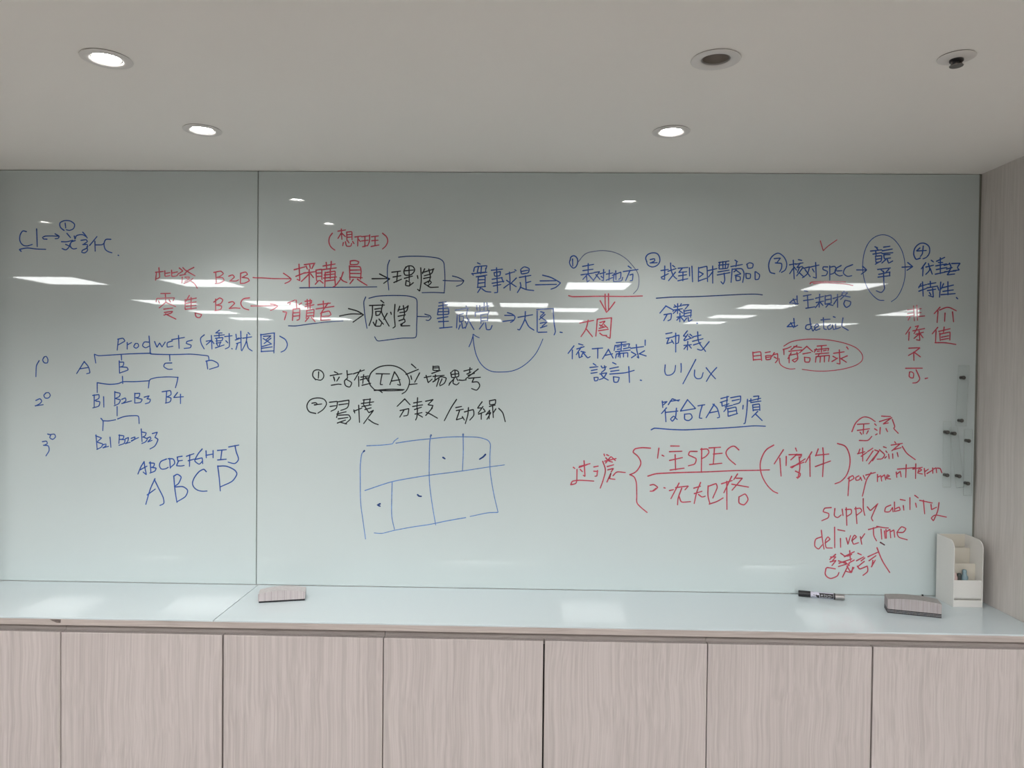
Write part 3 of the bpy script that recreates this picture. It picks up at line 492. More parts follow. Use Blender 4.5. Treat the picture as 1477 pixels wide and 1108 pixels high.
  """-1286,410 -1297,392 -1307,368;-1286,409 -1283,389 -1278,366 -1289,375;-1300,382 -1276,395;-1265,409 -1263,374;-1268,406 -1251,405 -1253,395 -1263,390;-1261,391 -1245,389 -1249,379 -1266,372;-1210,420 -1229,411 -1234,397 -1227,386 -1213,387 -1204,392;-1199,422 -1197,389;-1204,421 -1187,420 -1182,406 -1197,391;-1157,430 -1174,427;-1173,426 -1171,414 -1156,416;-1169,414 -1176,398 -1161,397 -1150,399;-1131,435 -1132,396;-1142,430 -1117,439;-1136,415 -1115,421;-1089,455 -1103,438 -1114,415 -1099,404 -1087,415;-1111,420 -1089,425 -1087,406;-1076,449 -1075,426;-1052,450 -1052,426;-1076,434 -1051,439;-1037,451 -1007,454;-1022,452 -1026,421;-1036,419 -1007,422;-999,463 -965,470;-978,468 -974,448 -966,422 -978,408 -1001,412;-1249,353 -1265,317 -1280,266;-1251,350 -1237,322 -1221,290 -1219,270 -1232,263;-1275,298 -1248,318;-1185,363 -1181,318 -1174,274;-1185,362 -1173,369 -1160,360 -1169,338 -1183,328;-1181,326 -1153,327 -1138,315 -1145,295 -1174,276;-1075,379 -1083,387 -1099,379 -1117,355 -1121,335 -1109,319 -1089,313 -1072,314;-1036,399 -1031,360 -1027,315;-1036,398 -1006,398 -978,385 -971,373 -986,349 -1028,328"""),
 ('R', 'black', 4.4, 'black two-line handwriting with circled 1, circled 2 and a ringed TA',
  """-707,692 -717,705 -713,721 -697,725 -683,716 -680,702 -689,691 -706,693;-697,718 -698,697;-644,719 -633,714;-658,706 -619,713;-647,702 -643,688;-645,699 -643,692;-628,701 -636,688;-654,674 -630,678 -621,677;-602,723 -600,698;-600,710 -584,713;-602,697 -610,689 -606,673 -592,669 -586,683 -603,694;-580,713 -544,726;-557,726 -577,692;-563,704 -562,671;-555,702 -530,706;-546,710 -549,681;-557,693 -532,700;-551,675 -522,682;-539,702 -524,679;-529,697 -521,717 -498,735 -466,742 -435,738 -407,720 -393,695 -395,675 -405,656 -417,648;-530,700 -525,678 -509,660;-510,658 -481,661 -450,663 -410,662;-508,660 -489,658 -450,658 -414,660;-494,659 -483,651;-504,714 -459,714;-484,714 -488,694 -490,678 -483,678;-443,721 -458,678;-443,721 -431,703 -422,676 -432,679;-453,690 -424,695;-386,747 -371,734;-404,713 -363,730;-388,708 -385,696;-359,718 -375,687;-394,679 -367,682;-343,703 -320,708;-337,710 -330,686 -317,698;-314,741 -314,728 -294,727 -295,741 -315,740;-314,735 -294,736;-318,717 -290,727;-306,712 -308,691;-314,707 -277,711;-314,689 -288,706 -270,702 -276,685 -291,676;-294,699 -302,674;-284,699 -292,680;-255,720 -251,704 -229,708 -230,724 -243,729 -256,719;-252,714 -231,717;-241,725 -240,706;-259,684 -243,701;-255,689 -261,678;-245,699 -247,685 -235,680 -227,687;-235,701 -231,694;-227,696 -216,695 -203,697;-211,726 -184,733;-201,716 -188,723;-191,737 -193,719;-164,733 -205,700;-197,712 -176,719;-195,702 -156,706;-177,704 -184,689 -165,690 -158,678 -168,663 -185,668;-706,579 -728,585 -736,603 -726,623 -702,631 -679,627 -670,613 -680,594 -699,580;-719,613 -706,615 -700,609 -710,607;-711,608 -686,611;-660,617 -634,620 -637,598 -655,587;-658,603 -638,606;-630,619 -595,625 -599,601 -622,590;-628,609 -599,613;-635,578 -604,586;-630,587 -636,566;-630,574 -595,575 -589,563 -607,545;-630,562 -598,567;-633,548 -606,558;-624,551 -602,545;-578,592 -575,582;-562,608 -559,551;-578,588 -551,599;-553,614 -512,620;-544,627 -546,610;-524,630 -526,610;-547,626 -522,629;-551,604 -520,610;-544,608 -528,584;-541,594 -520,600;-527,584 -512,592 -545,547;-528,561 -512,550 -496,544;-408,631 -433,606;-408,631 -390,612;-423,592 -394,599 -398,577 -411,574;-410,594 -424,570;-378,618 -351,623;-365,635 -367,600;-381,606 -348,612;-375,596 -352,604;-373,581 -350,586;-365,598 -367,570 -371,561;-367,582 -348,571;-338,624 -313,630 -330,613;-328,612 -313,610 -320,597;-337,577 -315,602;-336,587 -323,582 -298,568;-235,631 -253,603 -275,560;-237,604 -218,608;-235,594 -212,599;-225,593 -235,563 -214,570;-215,574 -208,563;-208,590 -179,598 -177,580 -190,563;-195,604 -197,580 -205,551;-150,624 -165,603 -151,604;-147,608 -162,587;-145,601 -139,593;-161,583 -139,592;-152,585 -152,566;-125,628 -105,632 -106,618 -124,615 -125,628;-125,609 -106,614;-136,581 -124,597 -126,568;-115,615 -112,572;-135,583 -120,589 -133,566;-104,601 -112,588;-94,603 -81,589 -72,559"""),
 ('R', 'gridblue', 3.4, 'blue hand-drawn grid of boxes',
  """-542,455 -550,447 -555,412 -555,353 -553,281 -545,222 -536,160;-534,473 -483,476 -448,481 -442,490 -429,500;-436,483 -381,492 -322,499 -267,505 -212,507 -157,505 -129,496 -121,484 -122,437 -120,390 -108,319 -93,257;-94,256 -127,254 -186,241;-201,237 -264,225 -323,212 -378,203 -442,190 -481,180 -507,181;-319,511 -323,489 -324,434 -323,356 -314,285 -301,211;-212,515 -211,455 -213,393;-448,352 -449,295 -448,236 -439,194;-539,323 -451,353 -384,367 -325,377 -213,393 -121,408 -73,415"""),
 ('R', 'darkblue', 6.0, 'dark blue dots inside the hand-drawn grid',
  """-278,437 -272,433;-137,449 -144,441 -156,433;-362,311 -358,307 -350,306;-488,279 -497,275 -488,271;-319,511 -321,506;-212,515 -212,510;-542,456 -545,453"""),
 ('R', 'red', 4.6, 'red handwriting with a large curly brace and a ruled line',
  """156,410 161,406;168,403 168,370;175,410 201,419;176,413 211,423;191,432 195,380 189,384;179,403 186,396;148,352 153,363 176,367 224,365;150,352 165,357 168,371;224,412 238,415;236,400 234,382 228,381;224,398 237,397;253,431 262,403 256,372 246,342;257,455 259,449;266,453 273,450;260,432 297,441;263,443 273,433 285,429;263,426 280,447 295,434;268,414 289,420;270,403 289,408 281,396;268,363 281,393 277,374 294,372;288,384 300,396 328,395;410,477 381,478 358,473 353,463 370,448 379,428 372,409 359,395 342,388 357,381 365,362 367,319 368,295 380,281 402,263;438,477 434,444;449,454 455,451;477,485 505,485;473,466 514,468;474,437 516,447;492,456 494,406;476,405 522,412;564,468 540,467 536,456 561,444 557,427 536,420;579,478 579,399;576,475 598,476 603,466 593,452 581,445;603,480 641,483;621,481 618,427;618,460 647,463;606,425 646,430;701,475 685,487 668,480 659,465 668,446 691,426;403,384 429,392 506,397 603,401 689,406 758,408 803,410;411,354 423,356 436,347 422,335 411,334;421,336 430,344;457,346 461,345;475,337 488,340;506,362 480,310;495,347 537,353 526,340;515,345 504,313 502,290;507,317 515,300 545,301;555,346 577,353;577,365 565,333 557,295;557,328 582,336;571,325 583,317 593,320;602,354 602,322 609,294;603,353 628,362 632,350 618,314;607,294 632,303 652,315;646,362 681,373;679,387 654,332;663,370 665,277;698,395 686,376;694,381 714,381 681,341;680,361 735,352;704,319 705,299 721,293 734,311 724,329 704,319;815,492 791,476 776,448 772,421 779,389 797,358 817,339 831,333;847,477 818,430;836,449 841,390;857,455 857,425;887,483 891,473;866,461 907,463;892,463 872,444;887,460 907,460 902,451;876,418 919,448;872,420 915,437;899,454 902,419 896,383;888,407 904,399 901,388 892,386;940,471 920,436;934,458 936,390;961,481 953,458;953,460 996,465;953,423 1002,442;976,485 979,455 977,390;1024,500 1049,491 1063,464 1065,429 1054,394 1035,374 1018,367"""),
 ('R', 'red', 4.4, 'red handwriting of paired characters above the words payment term',
  """1070,540 1083,570 1106,588 1126,586 1145,574;1088,564 1126,567;1088,544 1127,550;1108,563 1107,533;1097,538 1102,531;1123,543 1118,533;1095,511 1123,512 1135,525;1144,566 1149,561;1144,550 1152,545;1152,533 1147,530;1166,592 1195,591;1159,574 1199,587;1198,587 1171,566 1188,570;1201,581 1209,558 1206,552 1221,536;1162,554 1161,533;1181,551 1186,541;1097,482 1092,467;1090,467 1113,474;1106,486 1107,443;1102,459 1120,472;1123,475 1139,486;1140,477 1119,444;1146,480 1159,476 1127,434;1159,476 1139,444;1161,481 1178,465 1170,452 1154,450;1174,491 1183,488;1182,477 1186,472;1179,454 1184,459;1210,508 1214,503;1199,497 1235,503;1227,501 1201,478;1207,482 1231,489;1191,467 1193,452;1204,468 1205,453;1219,472 1222,459;1235,493 1250,471 1278,450"""),
 ('R', 'red', 4.4, 'red handwritten words payment term',
  """1064,390 1061,328;1060,385 1075,395 1080,386 1063,375;1095,394 1085,388 1087,379 1098,382 1100,392 1105,379;1110,395 1116,383;1135,405 1121,382 1108,327;1118,397 1149,406;1156,399 1156,376;1156,390 1167,396 1170,378;1169,391 1179,399 1183,382;1186,390 1196,395 1188,399 1185,387 1199,385;1217,408 1219,391;1219,402 1230,411 1233,393;1249,433 1248,391;1221,418 1251,421 1278,424;1280,436 1280,388;1271,419 1301,425;1288,409 1300,416 1292,422 1287,406 1302,403;1308,421 1311,396;1310,411 1321,419;1317,405 1336,417;1335,423 1336,406;1336,419 1346,424 1348,408;1350,423 1359,422 1365,408"""),
 ('R', 'red', 4.4, 'red handwritten words supply ability',
  """1007,288 985,285 981,274 999,268 998,255 977,244;1019,285 1018,261 1028,255 1040,264;1043,283 1046,262;1056,288 1059,230;1054,282 1072,283 1073,270 1058,259;1087,290 1092,236;1084,285 1102,287 1107,278 1091,264;1111,319 1112,286 1117,264;1125,292 1135,280 1159,303;1157,301 1139,255 1144,246;1201,299 1185,291 1182,277 1197,277 1207,292 1209,277;1213,309 1214,279;1214,286 1229,293 1232,283 1213,278;1242,298 1244,283;1232,318 1248,315;1263,324 1264,285;1282,306 1285,293;1279,332 1290,324;1307,316 1312,272;1295,316 1336,308;1332,303 1334,286 1350,294;1358,309 1354,281 1341,249 1334,258 1346,268 1383,262"""),
 ('R', 'red', 4.4, 'red handwritten words deliver time',
  """976,190 958,182 956,159 968,150 980,164;976,212 980,182 986,150;989,170 1005,183 998,191 990,179 993,155 1013,154;1019,223 1021,155;1039,186 1040,157;1030,215 1053,211;1058,188 1064,167 1072,196;1076,179 1091,192 1085,198 1077,184 1082,168 1098,173;1104,193 1109,168;1106,185 1118,203;1130,217 1162,226;1146,223 1148,197 1157,180;1171,219 1174,186;1157,228 1180,224 1195,223;1182,213 1185,189;1187,218 1189,189;1190,212 1200,219 1203,191;1204,212 1213,217 1216,193;1223,209 1244,210 1252,222 1238,228 1224,209 1229,194 1257,185"""),
 ('R', 'red', 4.6, 'red characters on the lowest line above the marker pen',
  """1024,133 1005,116;1008,124 1025,125 1014,112;1007,108 1026,113 1013,96;993,85 997,89 1024,85;993,84 992,65 1008,53 1031,62 1036,73;1041,137 1054,128;1053,126 1061,128;1070,146 1073,113;1056,128 1085,143;1036,104 1077,119;1034,112 1062,102 1034,93;1064,128 1077,134;1053,110 1070,97;1070,106 1048,58;1062,95 1074,75 1085,90;1081,91 1077,74 1057,78;1085,115 1068,105;1097,138 1108,133;1093,113 1116,126;1108,113 1120,123;1096,95 1104,86 1128,96 1130,79 1115,65;1118,111 1098,94;1130,127 1163,143;1134,114 1156,131;1146,115 1144,96;1142,94 1154,116;1159,157 1177,115 1202,76"""),
 ('R', 'darkred', 5.1, 'dark dot above the lowest red characters',
  """1170,175 1183,167"""),
]


def smooth_line(P, step=4.0):
    """Catmull-Rom through the pen points"""
    if len(P) < 3: return P
    out = []
    n = len(P)
    for i in range(n - 1):
        p0, p1, p2, p3 = P[max(i - 1, 0)], P[i], P[i + 1], P[min(i + 2, n - 1)]
        d = math.hypot(p2[0] - p1[0], p2[1] - p1[1])
        a = (p2[0] - p1[0], p2[1] - p1[1])
        # keep sharp corners sharp
        def tan(q0, q1, q2):
            u = (q1[0] - q0[0], q1[1] - q0[1]); v = (q2[0] - q1[0], q2[1] - q1[1])
            lu, lv = math.hypot(*u), math.hypot(*v)
            if lu < 1e-6 or lv < 1e-6: return v if lu < 1e-6 else u
            c = (u[0] * v[0] + u[1] * v[1]) / (lu * lv)
            k = max(0.0, min(1.0, (c + 0.35) / 0.9))
            m_ = min(lu, lv)
            s = (u[0] / lu + v[0] / lv, u[1] / lu + v[1] / lv)
            return (s[0] * 0.5 * m_ * k * 1.1, s[1] * 0.5 * m_ * k * 1.1)
        t1 = tan(p0, p1, p2) if i > 0 else a
        t2 = tan(p1, p2, p3) if i < n - 2 else a
        k = max(1, int(d / step))
        for j in range(k):
            s = j / k
            h1 = 2 * s**3 - 3 * s**2 + 1; h2 = s**3 - 2 * s**2 + s; h3 = -2 * s**3 + 3 * s**2; h4 = s**3 - s**2
            out.append((h1 * p1[0] + h2 * t1[0] + h3 * p2[0] + h4 * t2[0], h1 * p1[1] + h2 * t1[1] + h3 * p2[1] + h4 * t2[1]))
    out.append(P[-1])
    return out

RND = random.Random(5)
def add_stroke(bm, P, w, put):
    """flat ink ribbon with rounded ends; put(x, z, k) maps to 3D"""
    P = smooth_line(P)
    Q = [P[0]]
    for p in P[1:]:
        if math.hypot(p[0] - Q[-1][0], p[1] - Q[-1][1]) > 0.4: Q.append(p)
    if len(Q) < 2: Q.append((Q[0][0] + 0.8, Q[0][1]))
    k = RND.random()
    n = len(Q)
    T = []
    for i in range(n):
        a, b = Q[max(i - 1, 0)], Q[min(i + 1, n - 1)]
        l = math.hypot(b[0] - a[0], b[1] - a[1]) or 1.0
        T.append(((b[0] - a[0]) / l, (b[1] - a[1]) / l))
    rows = []
    h = w / 2
    def row(p, t, hh):
        rows.append((bm.verts.new(put(p[0] - t[1] * hh, p[1] + t[0] * hh, k)), bm.verts.new(put(p[0] + t[1] * hh, p[1] - t[0] * hh, k))))
    row((Q[0][0] - T[0][0] * h, Q[0][1] - T[0][1] * h), T[0], h * 0.35)
    row((Q[0][0] - T[0][0] * h * .6, Q[0][1] - T[0][1] * h * .6), T[0], h * 0.85)
    for i in range(n):
        f = 1.0 - 0.18 * (i / max(1, n - 1))        # pen lifts towards the end of a stroke
        row(Q[i], T[i], h * f)
    row((Q[-1][0] + T[-1][0] * h * .5, Q[-1][1] + T[-1][1] * h * .5), T[-1], h * 0.6)
    row((Q[-1][0] + T[-1][0] * h * .8, Q[-1][1] + T[-1][1] * h * .8), T[-1], h * 0.2)
    for (a, b), (c, d) in zip(rows, rows[1:]):
        bm.faces.new((a, b, d, c))

def words(strokes, gap):
    """sort strokes into words: strokes closer than gap (mm) belong together"""
    left = [(S, smooth_line(S, 10.0)) for S in strokes]
    out = []
    while left:
        grp = [left.pop(0)]
        k = 0
        while k < len(grp):
            near = [q for q in left if any(abs(a[0] - b[0]) < gap and abs(a[1] - b[1]) < gap for a in grp[k][1] for b in q[1])]
            for q in near: left.remove(q)
            grp += near
            k += 1
        out.append([q[0] for q in grp])
    return out

for board, ink, width, label, data in INK:
    t, cx = BOARDS[board]
    S = [[tuple(float(c) for c in q.split(',')) for q in s.split()] for s in data.split(';')]
    drawn = 'grid' in label or 'arrow' in label[:24] or 'oval' in label[:16] or 'circle ' in label or 'tick' in label
    groups = words(S, 19.0)
    for g in groups:
        bm = bmesh.new()
        for P in g:
            add_stroke(bm, P, width, lambda x, z, k: (x / 1000.0 - cx, -0.00415 - 0.0003 * k, z / 1000.0))
        o = obj('drawn_mark' if drawn else 'handwriting', bm, M_INK[ink], t)
        o['label'] = label if len(groups) == 1 else ink.replace('dark', 'dark ').replace('pale', 'pale ').replace('grid', '') + ' marker writing'

# ------------------------------------------------------------------ downlights and sprinkler
def make_downlight(lit, loc, label, group):
    t = thing('downlight', label, 'ceiling light', loc, 0, group)
    obj('trim_ring', lathe([(0.0303, 0.012), (0.0303, -0.0010), (0.0340, -0.0038), (0.0470, -0.0036), (0.0508, -0.0024), (0.0512, -0.0014), (0.0440, -0.0012), (0.0440, 0.012), (0.0303, 0.012)], seg=64), M_TRIMW, t, smooth=True)
    obj('shadow_gap', lathe([(0.0445, 0.0), (0.0445, -0.0012), (0.0495, -0.0012), (0.0495, 0.0), (0.0445, 0.0)], seg=64), M_DARK, t)  # dark ring added to draw the shadow line between trim and ceiling
    obj('inner_bezel', lathe([(0.0276, 0.016), (0.0276, 0.0012), (0.0284, -0.0006), (0.0294, -0.0006), (0.0299, 0.0005), (0.0299, 0.016), (0.0276, 0.016)], seg=64), M_BEZEL, t, smooth=True)
    if lit:
        obj('lens', lathe([(0.0, 0.0035), (0.018, 0.0036), (0.0271, 0.0048), (0.0271, 0.012), (0.0, 0.012)], seg=48), M_LENS, t, smooth=True)
    else:
        obj('reflector_cup', lathe([(0.0272, 0.0020), (0.0262, 0.006), (0.022, 0.016), (0.015, 0.022), (0.0, 0.024), (0.0, 0.028), (0.017, 0.026), (0.025, 0.018), (0.0272, 0.008), (0.0272, 0.0020)], seg=48), M_CUP, t, smooth=True)
    return t

def beam(t):
    """the light of one lit downlight"""
    d = bpy.data.lights.new('downlight_beam', 'SPOT')
    d.energy = SPOT_W
    d.color = (1.0, 0.97, 0.93)
    d.spot_size = R(125)
    d.spot_blend = 1.0
    d.shadow_soft_size = 0.03
    o = bpy.data.objects.new('downlight_beam', d)
    COL.objects.link(o)
    o.parent = t
    o.location = (0, 0, -0.008)
G = 'round recessed downlights in the white ceiling'
d0 = make_downlight(True, (LIGHTS_AT[0][0], LIGHTS_AT[0][1], Z_CEIL), 'lit round downlight at the left, the one nearer the glass', G)
ds = [d0]
for (x, y), lab in zip(LIGHTS_AT[1:], ('lit round downlight on the right half of the ceiling', 'lit round downlight at the left, the one farther from the glass and nearer the camera',
                                       'lit round downlight beyond the left edge, seen only as a reflection in the left glass')):
    ds.append(dup(d0, (x, y, Z_CEIL), lab))
for t in ds: beam(t)
make_downlight(False, (UNLIT_AT[0], UNLIT_AT[1], Z_CEIL), 'unlit round downlight with a dark grey centre on the ceiling', G)

sp = thing('fire_sprinkler', 'small fire sprinkler head with dark deflector in the white ceiling at the right', 'sprinkler', (SPRINK_AT[0], SPRINK_AT[1], Z_CEIL))
obj('escutcheon', lathe([(0.009, -0.0062), (0.018, -0.0056), (0.030, -0.0040), (0.0355, -0.0022), (0.0358, -0.0014), (0.009, -0.0012), (0.009, -0.0062)], seg=56), M_TRIMW, sp, smooth=True)
obj('shadow_gap', lathe([(0.0, 0.0), (0.0345, 0.0), (0.0345, -0.0011), (0.0, -0.0011)], seg=56), M_DARK, sp)  # dark disc added for the shadow line round the escutcheon
obj('neck', lathe([(0.0, -0.0013), (0.0132, -0.0013), (0.0132, -0.0095), (0.0110, -0.0102), (0.0, -0.0102)], seg=32), M_BLACK, sp, smooth=True)
bm = bmesh.new()
for s in (-1, 1):
    add_box(bm, s * 0.0092 - 0.0016, s * 0.0092 + 0.0016, -0.0025, 0.0025, -0.0155, -0.0100, bevel=0.0006)
add_box(bm, -0.0104, 0.0104, -0.0022, 0.0022, -0.0170, -0.0150, bevel=0.0006)
obj('frame_arms', bm, M_STEEL, sp)
obj('glass_bulb', lathe([(0.0, -0.0150), (0.0020, -0.0142), (0.0024, -0.0126), (0.0020, -0.0106), (0.0, -0.0103)], seg=20), M_STEEL, sp, smooth=True)
obj('deflector', lathe([(0.0, -0.0171), (0.0115, -0.0171), (0.0132, -0.0180), (0.0128, -0.0192), (0.0, -0.0188)], seg=28), M_STEEL, sp, smooth=True)

# ------------------------------------------------------------------ office ceiling panels behind the camera (some seen reflected in the glass, others added unseen for fill)
def make_led(loc, sy=0.6):
    t = thing('led_panel', 'square flat LED panel in the office ceiling, some reflected in the glass, some added unseen for fill light', 'ceiling light', loc, 0, 'flat LED panels of the office ceiling behind the camera')
    h = 0.3; k = sy / 2
    bm = bmesh.new()
    for a in ((-h, h, -k, -k + .012), (-h, h, k - .012, k), (-h, -h + .012, -k + .012, k - .012), (h - .012, h, -k + .012, k - .012)):
        add_box(bm, *a, -0.012, -0.0002)
    obj('frame', bm, M_TRIMW, t)
    obj('diffuser', box(-h + .012, h - .012, -k + .012, k - .012, -0.009, -0.001), M_PANEL, t)
    return t
LEDS = [(-4.36, -4.27), (-3.07, -4.38), (0.64, -4.37), (2.86, -4.27),
        (-4.42, -6.35), (-3.10, -6.38), (-3.14, -7.00), (-0.71, -6.32), (-0.05, -6.36), (2.84, -6.30), (0.60, -6.98), (4.92, -6.48), (4.94, -7.16),
        (-4.47, -7.86), (-0.71, -7.62), (2.86, -7.82),
        (-4.46, -9.15), (-3.10, -8.98), (-0.71, -8.97), (0.57, -9.03), (2.80, -9.11), (4.87, -9.21),
        (-6.30, -4.27), (5.30, -4.27), (6.60, -4.27), (-7.10, -6.35), (6.60, -6.48), (6.60, -9.10)  # panels on this line are unseen, added for extra light
,
        (-4.36, -3.15), (-3.70, -3.15), (-3.07, -3.15), (-2.45, -3.15), (-1.80, -3.15), (-1.15, -3.15), (-0.50, -3.15), (0.15, -3.15), (0.80, -3.15), (1.45, -3.15), (2.10, -3.15), (2.75, -3.15), (3.40, -3.15), (4.10, -3.15)]  # added row, hidden from the reflection, to brighten cabinets and lower glass
p0 = make_led((LEDS[0][0], LEDS[0][1], Z_ROOM))
for x, y in LEDS[1:]: dup(p0, (x, y, Z_ROOM))

# ------------------------------------------------------------------ erasers
def make_eraser(label, loc, rotz, length, width, h_end, h_mid, felts, cover):
    """foam block with a gently arched back on felt layers; origin at the front left foot"""
    t = thing('board_eraser', label, 'eraser', loc, rotz, 'board erasers on the worktop')
    z = 0.0
    for i, (th, mm, inset) in enumerate(felts):
        obj('felt_pad', box(inset, length - inset, inset, width - inset, z + 0.0001, z + th, bevel=0.0006), mm, t)
        z += th
    n = 14
    prof = [(0.0, z + 0.0002)]
    for i in range(n + 1):
        u = i / n
        prof.append((u * length, z + h_end + (h_mid - h_end) * (1 - (2 * u - 1) ** 2)))
    prof.append((length, z + 0.0002))
    bm = add_prism(bmesh.new(), prof, 0.0, width, 'Y')
    bmesh.ops.bevel(bm, geom=[e for e in bm.edges if e.calc_face_angle(0) > R(30)], offset=0.0018, segments=2, profile=0.5, affect='EDGES')
    bm.normal_update()
    b = obj('foam_body', bm, cover[0], t)
    b.data.materials.append(cover[1])
    for p in b.data.polygons:
        if p.normal.z > 0.6: p.material_index = 1
    return t
make_eraser('grey arched board eraser on the worktop at the left beside the glass joint', (-0.8262, -0.1905, Z_TOP), R(14.0), 0.140, 0.052, 0.0225, 0.0305, [(0.0055, M_FELT, 0.0015)], (M_ERASER, M_ERTOP))
make_eraser('thick grey board eraser with layered black felt beside the pen holder', (1.1088, -0.1770, Z_TOP), R(-17.0), 0.146, 0.055, 0.0300, 0.0355,
            [(0.0032, M_FELT, 0.0), (0.0016, M_FELTG, 0.0002), (0.0026, M_FELT, 0.0), (0.0016, M_FELTG, 0.0002), (0.0030, M_FELT, 0.0)], (M_ERASER_WORN, M_ERTOP_WORN))

# ------------------------------------------------------------------ marker pen
MR = 0.0097
mk = thing('marker_pen', 'fat black and silver whiteboard marker lying on the worktop against the glass', 'marker', (0.8955, -0.0232, Z_TOP + MR), R(-16.0))
obj('cap', lathe([(0.0, 0.0), (0.0085, 0.0), (MR, 0.0012), (MR, 0.0365), (0.0, 0.0365)], axis='X', seg=40), M_BLACK, mk, smooth=True)
obj('barrel', lathe([(0.0, 0.0366), (0.0090, 0.0366), (0.0090, 0.106), (0.0, 0.106)], axis='X', seg=40), M_LABEL, mk, smooth=True)
obj('ring', lathe([(0.0, 0.1062), (0.0097, 0.1062), (0.0101, 0.1075), (0.0101, 0.1095), (0.0097, 0.1108), (0.0, 0.1108)], axis='X', seg=40), M_BLACK, mk, smooth=True)
obj('tail', lathe([(0.0, 0.111), (0.0093, 0.111), (0.0093, 0.1365), (0.0085, 0.1385), (0.0, 0.1385)], axis='X', seg=40), M_SILVER, mk, smooth=True)
def on_barrel(rad):
    """(along mm, up mm) on the side that faces the room"""
    def put(x, z, k):
        a = z / 1000.0 / rad
        return (x / 1000.0, -rad * math.cos(a), rad * math.sin(a))
    return put
def barrel_patch(name, x0, x1, z0, z1, rad, material, slant=0.0):
    bm = bmesh.new(); put = on_barrel(rad); n = 12; rows = []
    for i in range(n + 1):
        z = z0 + (z1 - z0) * i / n
        rows.append((bm.verts.new(put(x0 + slant * (i / n), z, 0)), bm.verts.new(put(x1, z, 0))))
    for (a, b), (c, d) in zip(rows, rows[1:]): bm.faces.new((a, b, d, c))
    return obj(name, bm, material, mk, smooth=True)
barrel_patch('label_band', 66, 105.5, -6.5, 9.5, 0.00912, M_BLACK, slant=-4)
barrel_patch('label_band', 57, 63, -9, 2, 0.00912, M_BLACK, slant=-6)
bm = bmesh.new()
put = on_barrel(0.00922)
for s in ('68,2 73,3.2;70.5,5 70.5,-1.5;68.5,0 72.8,1', '76,4.5 81,4.5 80,1 77,-1', '84,3.5 86,2.5;83,-1 87,0 89,4', '91,4 96,4 95.5,-1 91,-1', '98,3 101,0;98,-1 104,4',
          '69,-4 76,-4;78,-4 86,-4;88,-4 97,-4'):
    for st in s.split(';'):
        add_stroke(bm, [tuple(float(c) for c in q.split(',')) for q in st.split()], 0.9, put)
obj('label_print', bm, M_PRINT, mk)
bm = bmesh.new()
for s in ('40,4 40.5,4.6', '44,3 47,3 46,-1', '49,4 50,-2;48,1 52,1.5', '53,5 55,1 53,-2', '41,-4 50,-4'):
    for st in s.split(';'):
        add_stroke(bm, [tuple(float(c) for c in q.split(',')) for q in st.split()], 1.1, put)
obj('label_print', bm, M_BLACK, mk)

# ------------------------------------------------------------------ pen holder
HX, HY = 1.3452, -0.1115
HW, HD, HH = 0.0915, 0.0965, 0.2110
ph = thing('pen_holder', 'white plastic tiered pen holder with rounded sides in the right corner', 'pen holder', (HX, HY, Z_TOP))
def side_profile():
    P = [(0.0, 0.0), (0.0, HH - 0.030)]
    for i in range(1, 13):
        a = math.pi / 2 * i / 12
        P.append((0.026 * (1 - math.cos(a)), HH - 0.030 + 0.0285 * math.sin(a)))
    P += [(0.055, HH - 0.0006), (HD, HH), (HD, 0.0)]
    return P
for x in (0.0, HW - 0.0026):
    bm = add_prism(bmesh.new(), side_profile(), x, x + 0.0026, 'X')
    obj('side_panel', bm, M_PLASTIC, ph)
ix0, ix1 = 0.0027, HW - 0.0027
obj('back_panel', box(ix0, ix1, HD - 0.0026, HD, 0.0, HH - 0.001), M_CREAM, ph)
bm = box(ix0, ix1, 0.0002, HD - 0.0027, 0.0, 0.0213, bevel=0.0006)
obj('base_tray', bm, M_PLASTIC, ph)
# front panel with a curved foot
def divider(name, y, ztop, lean, material):
    poly = [(y, 0.0214), (y + 0.0022, 0.0214), (y + 0.0022 - lean, ztop), (y - lean, ztop)]
    obj(name, add_prism(bmesh.new(), poly, ix0, ix1, 'X'), material, ph)
fp = []
for i in range(9):
    a = math.pi / 2 * i / 8
    fp.append((0.0145 - 0.0105 * math.sin(a), 0.0217 + 0.0105 * (1 - math.cos(a))))
fp = fp + [(0.0040, 0.0838), (0.0062, 0.0838), (0.0062, 0.034), (0.0095, 0.0270), (0.0145, 0.0239)]
obj('front_panel', add_prism(bmesh.new(), fp, ix0, ix1, 'X'), M_PLASTIC, ph, smooth=True)
divider('divider', 0.036, 0.1290, 0.0, M_CREAM)
divider('divider', 0.066, 0.1720, 0.0, M_CREAM)

def make_pen(label, x, y, prof, material, tip):
    t = thing('pen', label, 'pen', (HX + x, HY + y, Z_TOP + 0.0215), 0, 'short pens standing in the pen holder')
    obj('barrel', lathe([(0.0, 0.0), (0.0040, 0.0), (0.0042, 0.057), (0.0, 0.057)], seg=20), M_CHAR, t, smooth=True)
    obj('topper', lathe([(r_, 0.0571 + h_) for r_, h_ in prof], seg=24), material, t, smooth=True)
    return t
make_pen('pen with a round pink top standing leftmost in the pen holder', 0.0160, 0.021, [(0.0, 0.0), (0.0075, 0.001), (0.0085, 0.008), (0.0070, 0.014), (0.0048, 0.017), (0.0050, 0.021), (0.003, 0.0245), (0.0, 0.0255)], M_PINK, 0)
make_pen('pen with a charcoal top between the pink and the teal ones in the pen holder', 0.0310, 0.023, [(0.0, 0.0), (0.0060, 0.001), (0.0064, 0.016), (0.0050, 0.022), (0.0, 0.0235)], M_CHAR, 0)
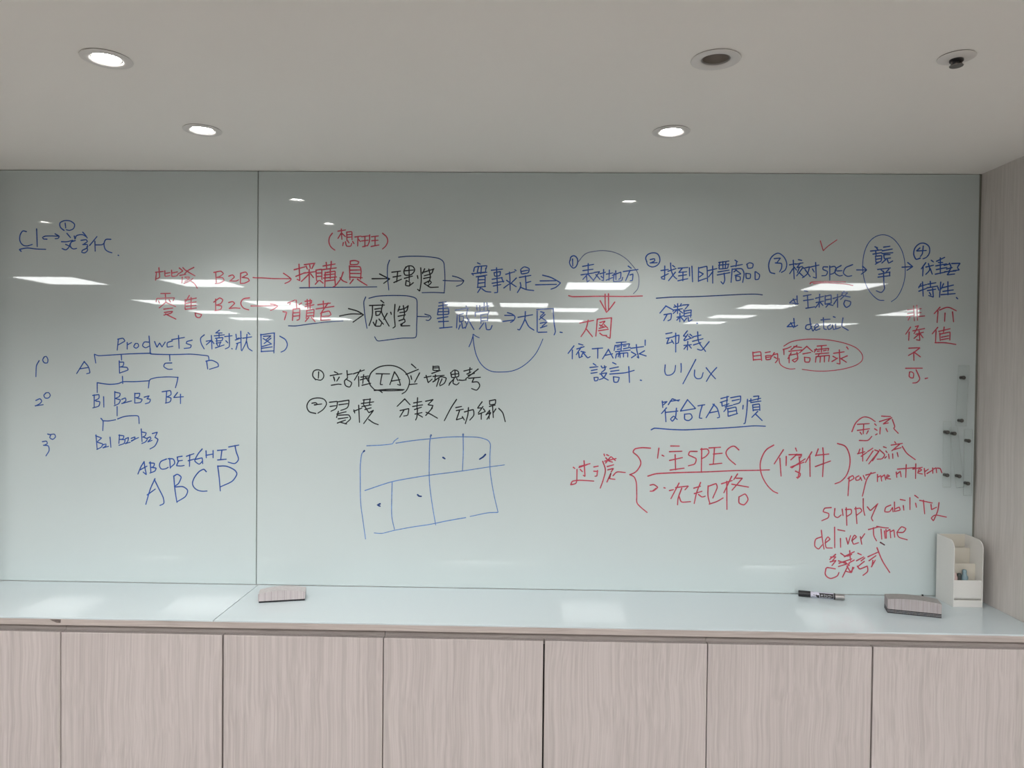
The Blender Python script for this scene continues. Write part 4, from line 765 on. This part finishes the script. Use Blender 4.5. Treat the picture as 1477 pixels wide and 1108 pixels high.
make_pen('pen with a wide teal top standing rightmost in the pen holder', 0.0460, 0.021, [(0.0, 0.0), (0.0090, 0.001), (0.0108, 0.008), (0.0098, 0.014), (0.0066, 0.018), (0.0060, 0.024), (0.0066, 0.030), (0.0050, 0.0345), (0.0, 0.036)], M_TEAL, 0)

# ------------------------------------------------------------------ clear strips screwed to the glass
def make_strip(label, p_top, p_bot, over_top, over_bot, w=0.026):
    """clear acrylic strip on two dark stand-off screws; p_top and p_bot are the screws (x, z)"""
    dx, dz = p_bot[0] - p_top[0], p_bot[1] - p_top[1]
    L = math.hypot(dx, dz)
    t = thing('acrylic_strip', label, 'acrylic strip', (p_top[0], 0.0, p_top[1]), 0, 'clear strips screwed to the glass at the right')
    t.rotation_euler = (0, math.atan2(-dx, -dz), 0)
    bm = box(-w / 2, w / 2, -0.0150, -0.0120, -L - over_bot, over_top, bevel=0.0012)
    obj('strip', bm, M_ACRYL, t)
    for z in (0.0, -L):
        s = obj('standoff_screw', lathe([(0.0, -0.0002), (0.0052, -0.0002), (0.0052, -0.0119), (0.0040, -0.0119), (0.0040, -0.0151), (0.0062, -0.0151), (0.0062, -0.0185), (0.0050, -0.0200), (0.0, -0.0200)], axis='Y', seg=24), M_BOLT, t, smooth=True)
        s.location = (0, 0, z)
    return t
make_strip('clear acrylic strip on two dark screws, the highest one beside the right wall', (1.4198, 1.6214), (1.4163, 1.4812), 0.040, 0.018, w=0.034)
make_strip('clear acrylic strip on two dark screws, nearest the words payment term', (1.3720, 1.4429), (1.3737, 1.3023), 0.035, 0.040)
make_strip('tilted clear acrylic strip between two others on the glass at the right', (1.3944, 1.4386), (1.4129, 1.2994), 0.020, 0.038)
make_strip('clear acrylic strip on two dark screws, lowest and closest to the right wall', (1.4405, 1.4154), (1.4413, 1.2760), 0.038, 0.040)

# ------------------------------------------------------------------ tiny things on the worktop
tag(obj('push_pin', lathe([(0.0, 0.0001), (0.0030, 0.0001), (0.0034, 0.002), (0.0026, 0.004), (0.0030, 0.0062), (0.0, 0.0068)], seg=20), M_BLACK, smooth=True, loc=(1.3075, -0.0060, Z_TOP)),
    'tiny black pin on the worktop behind the thick eraser', 'pin')
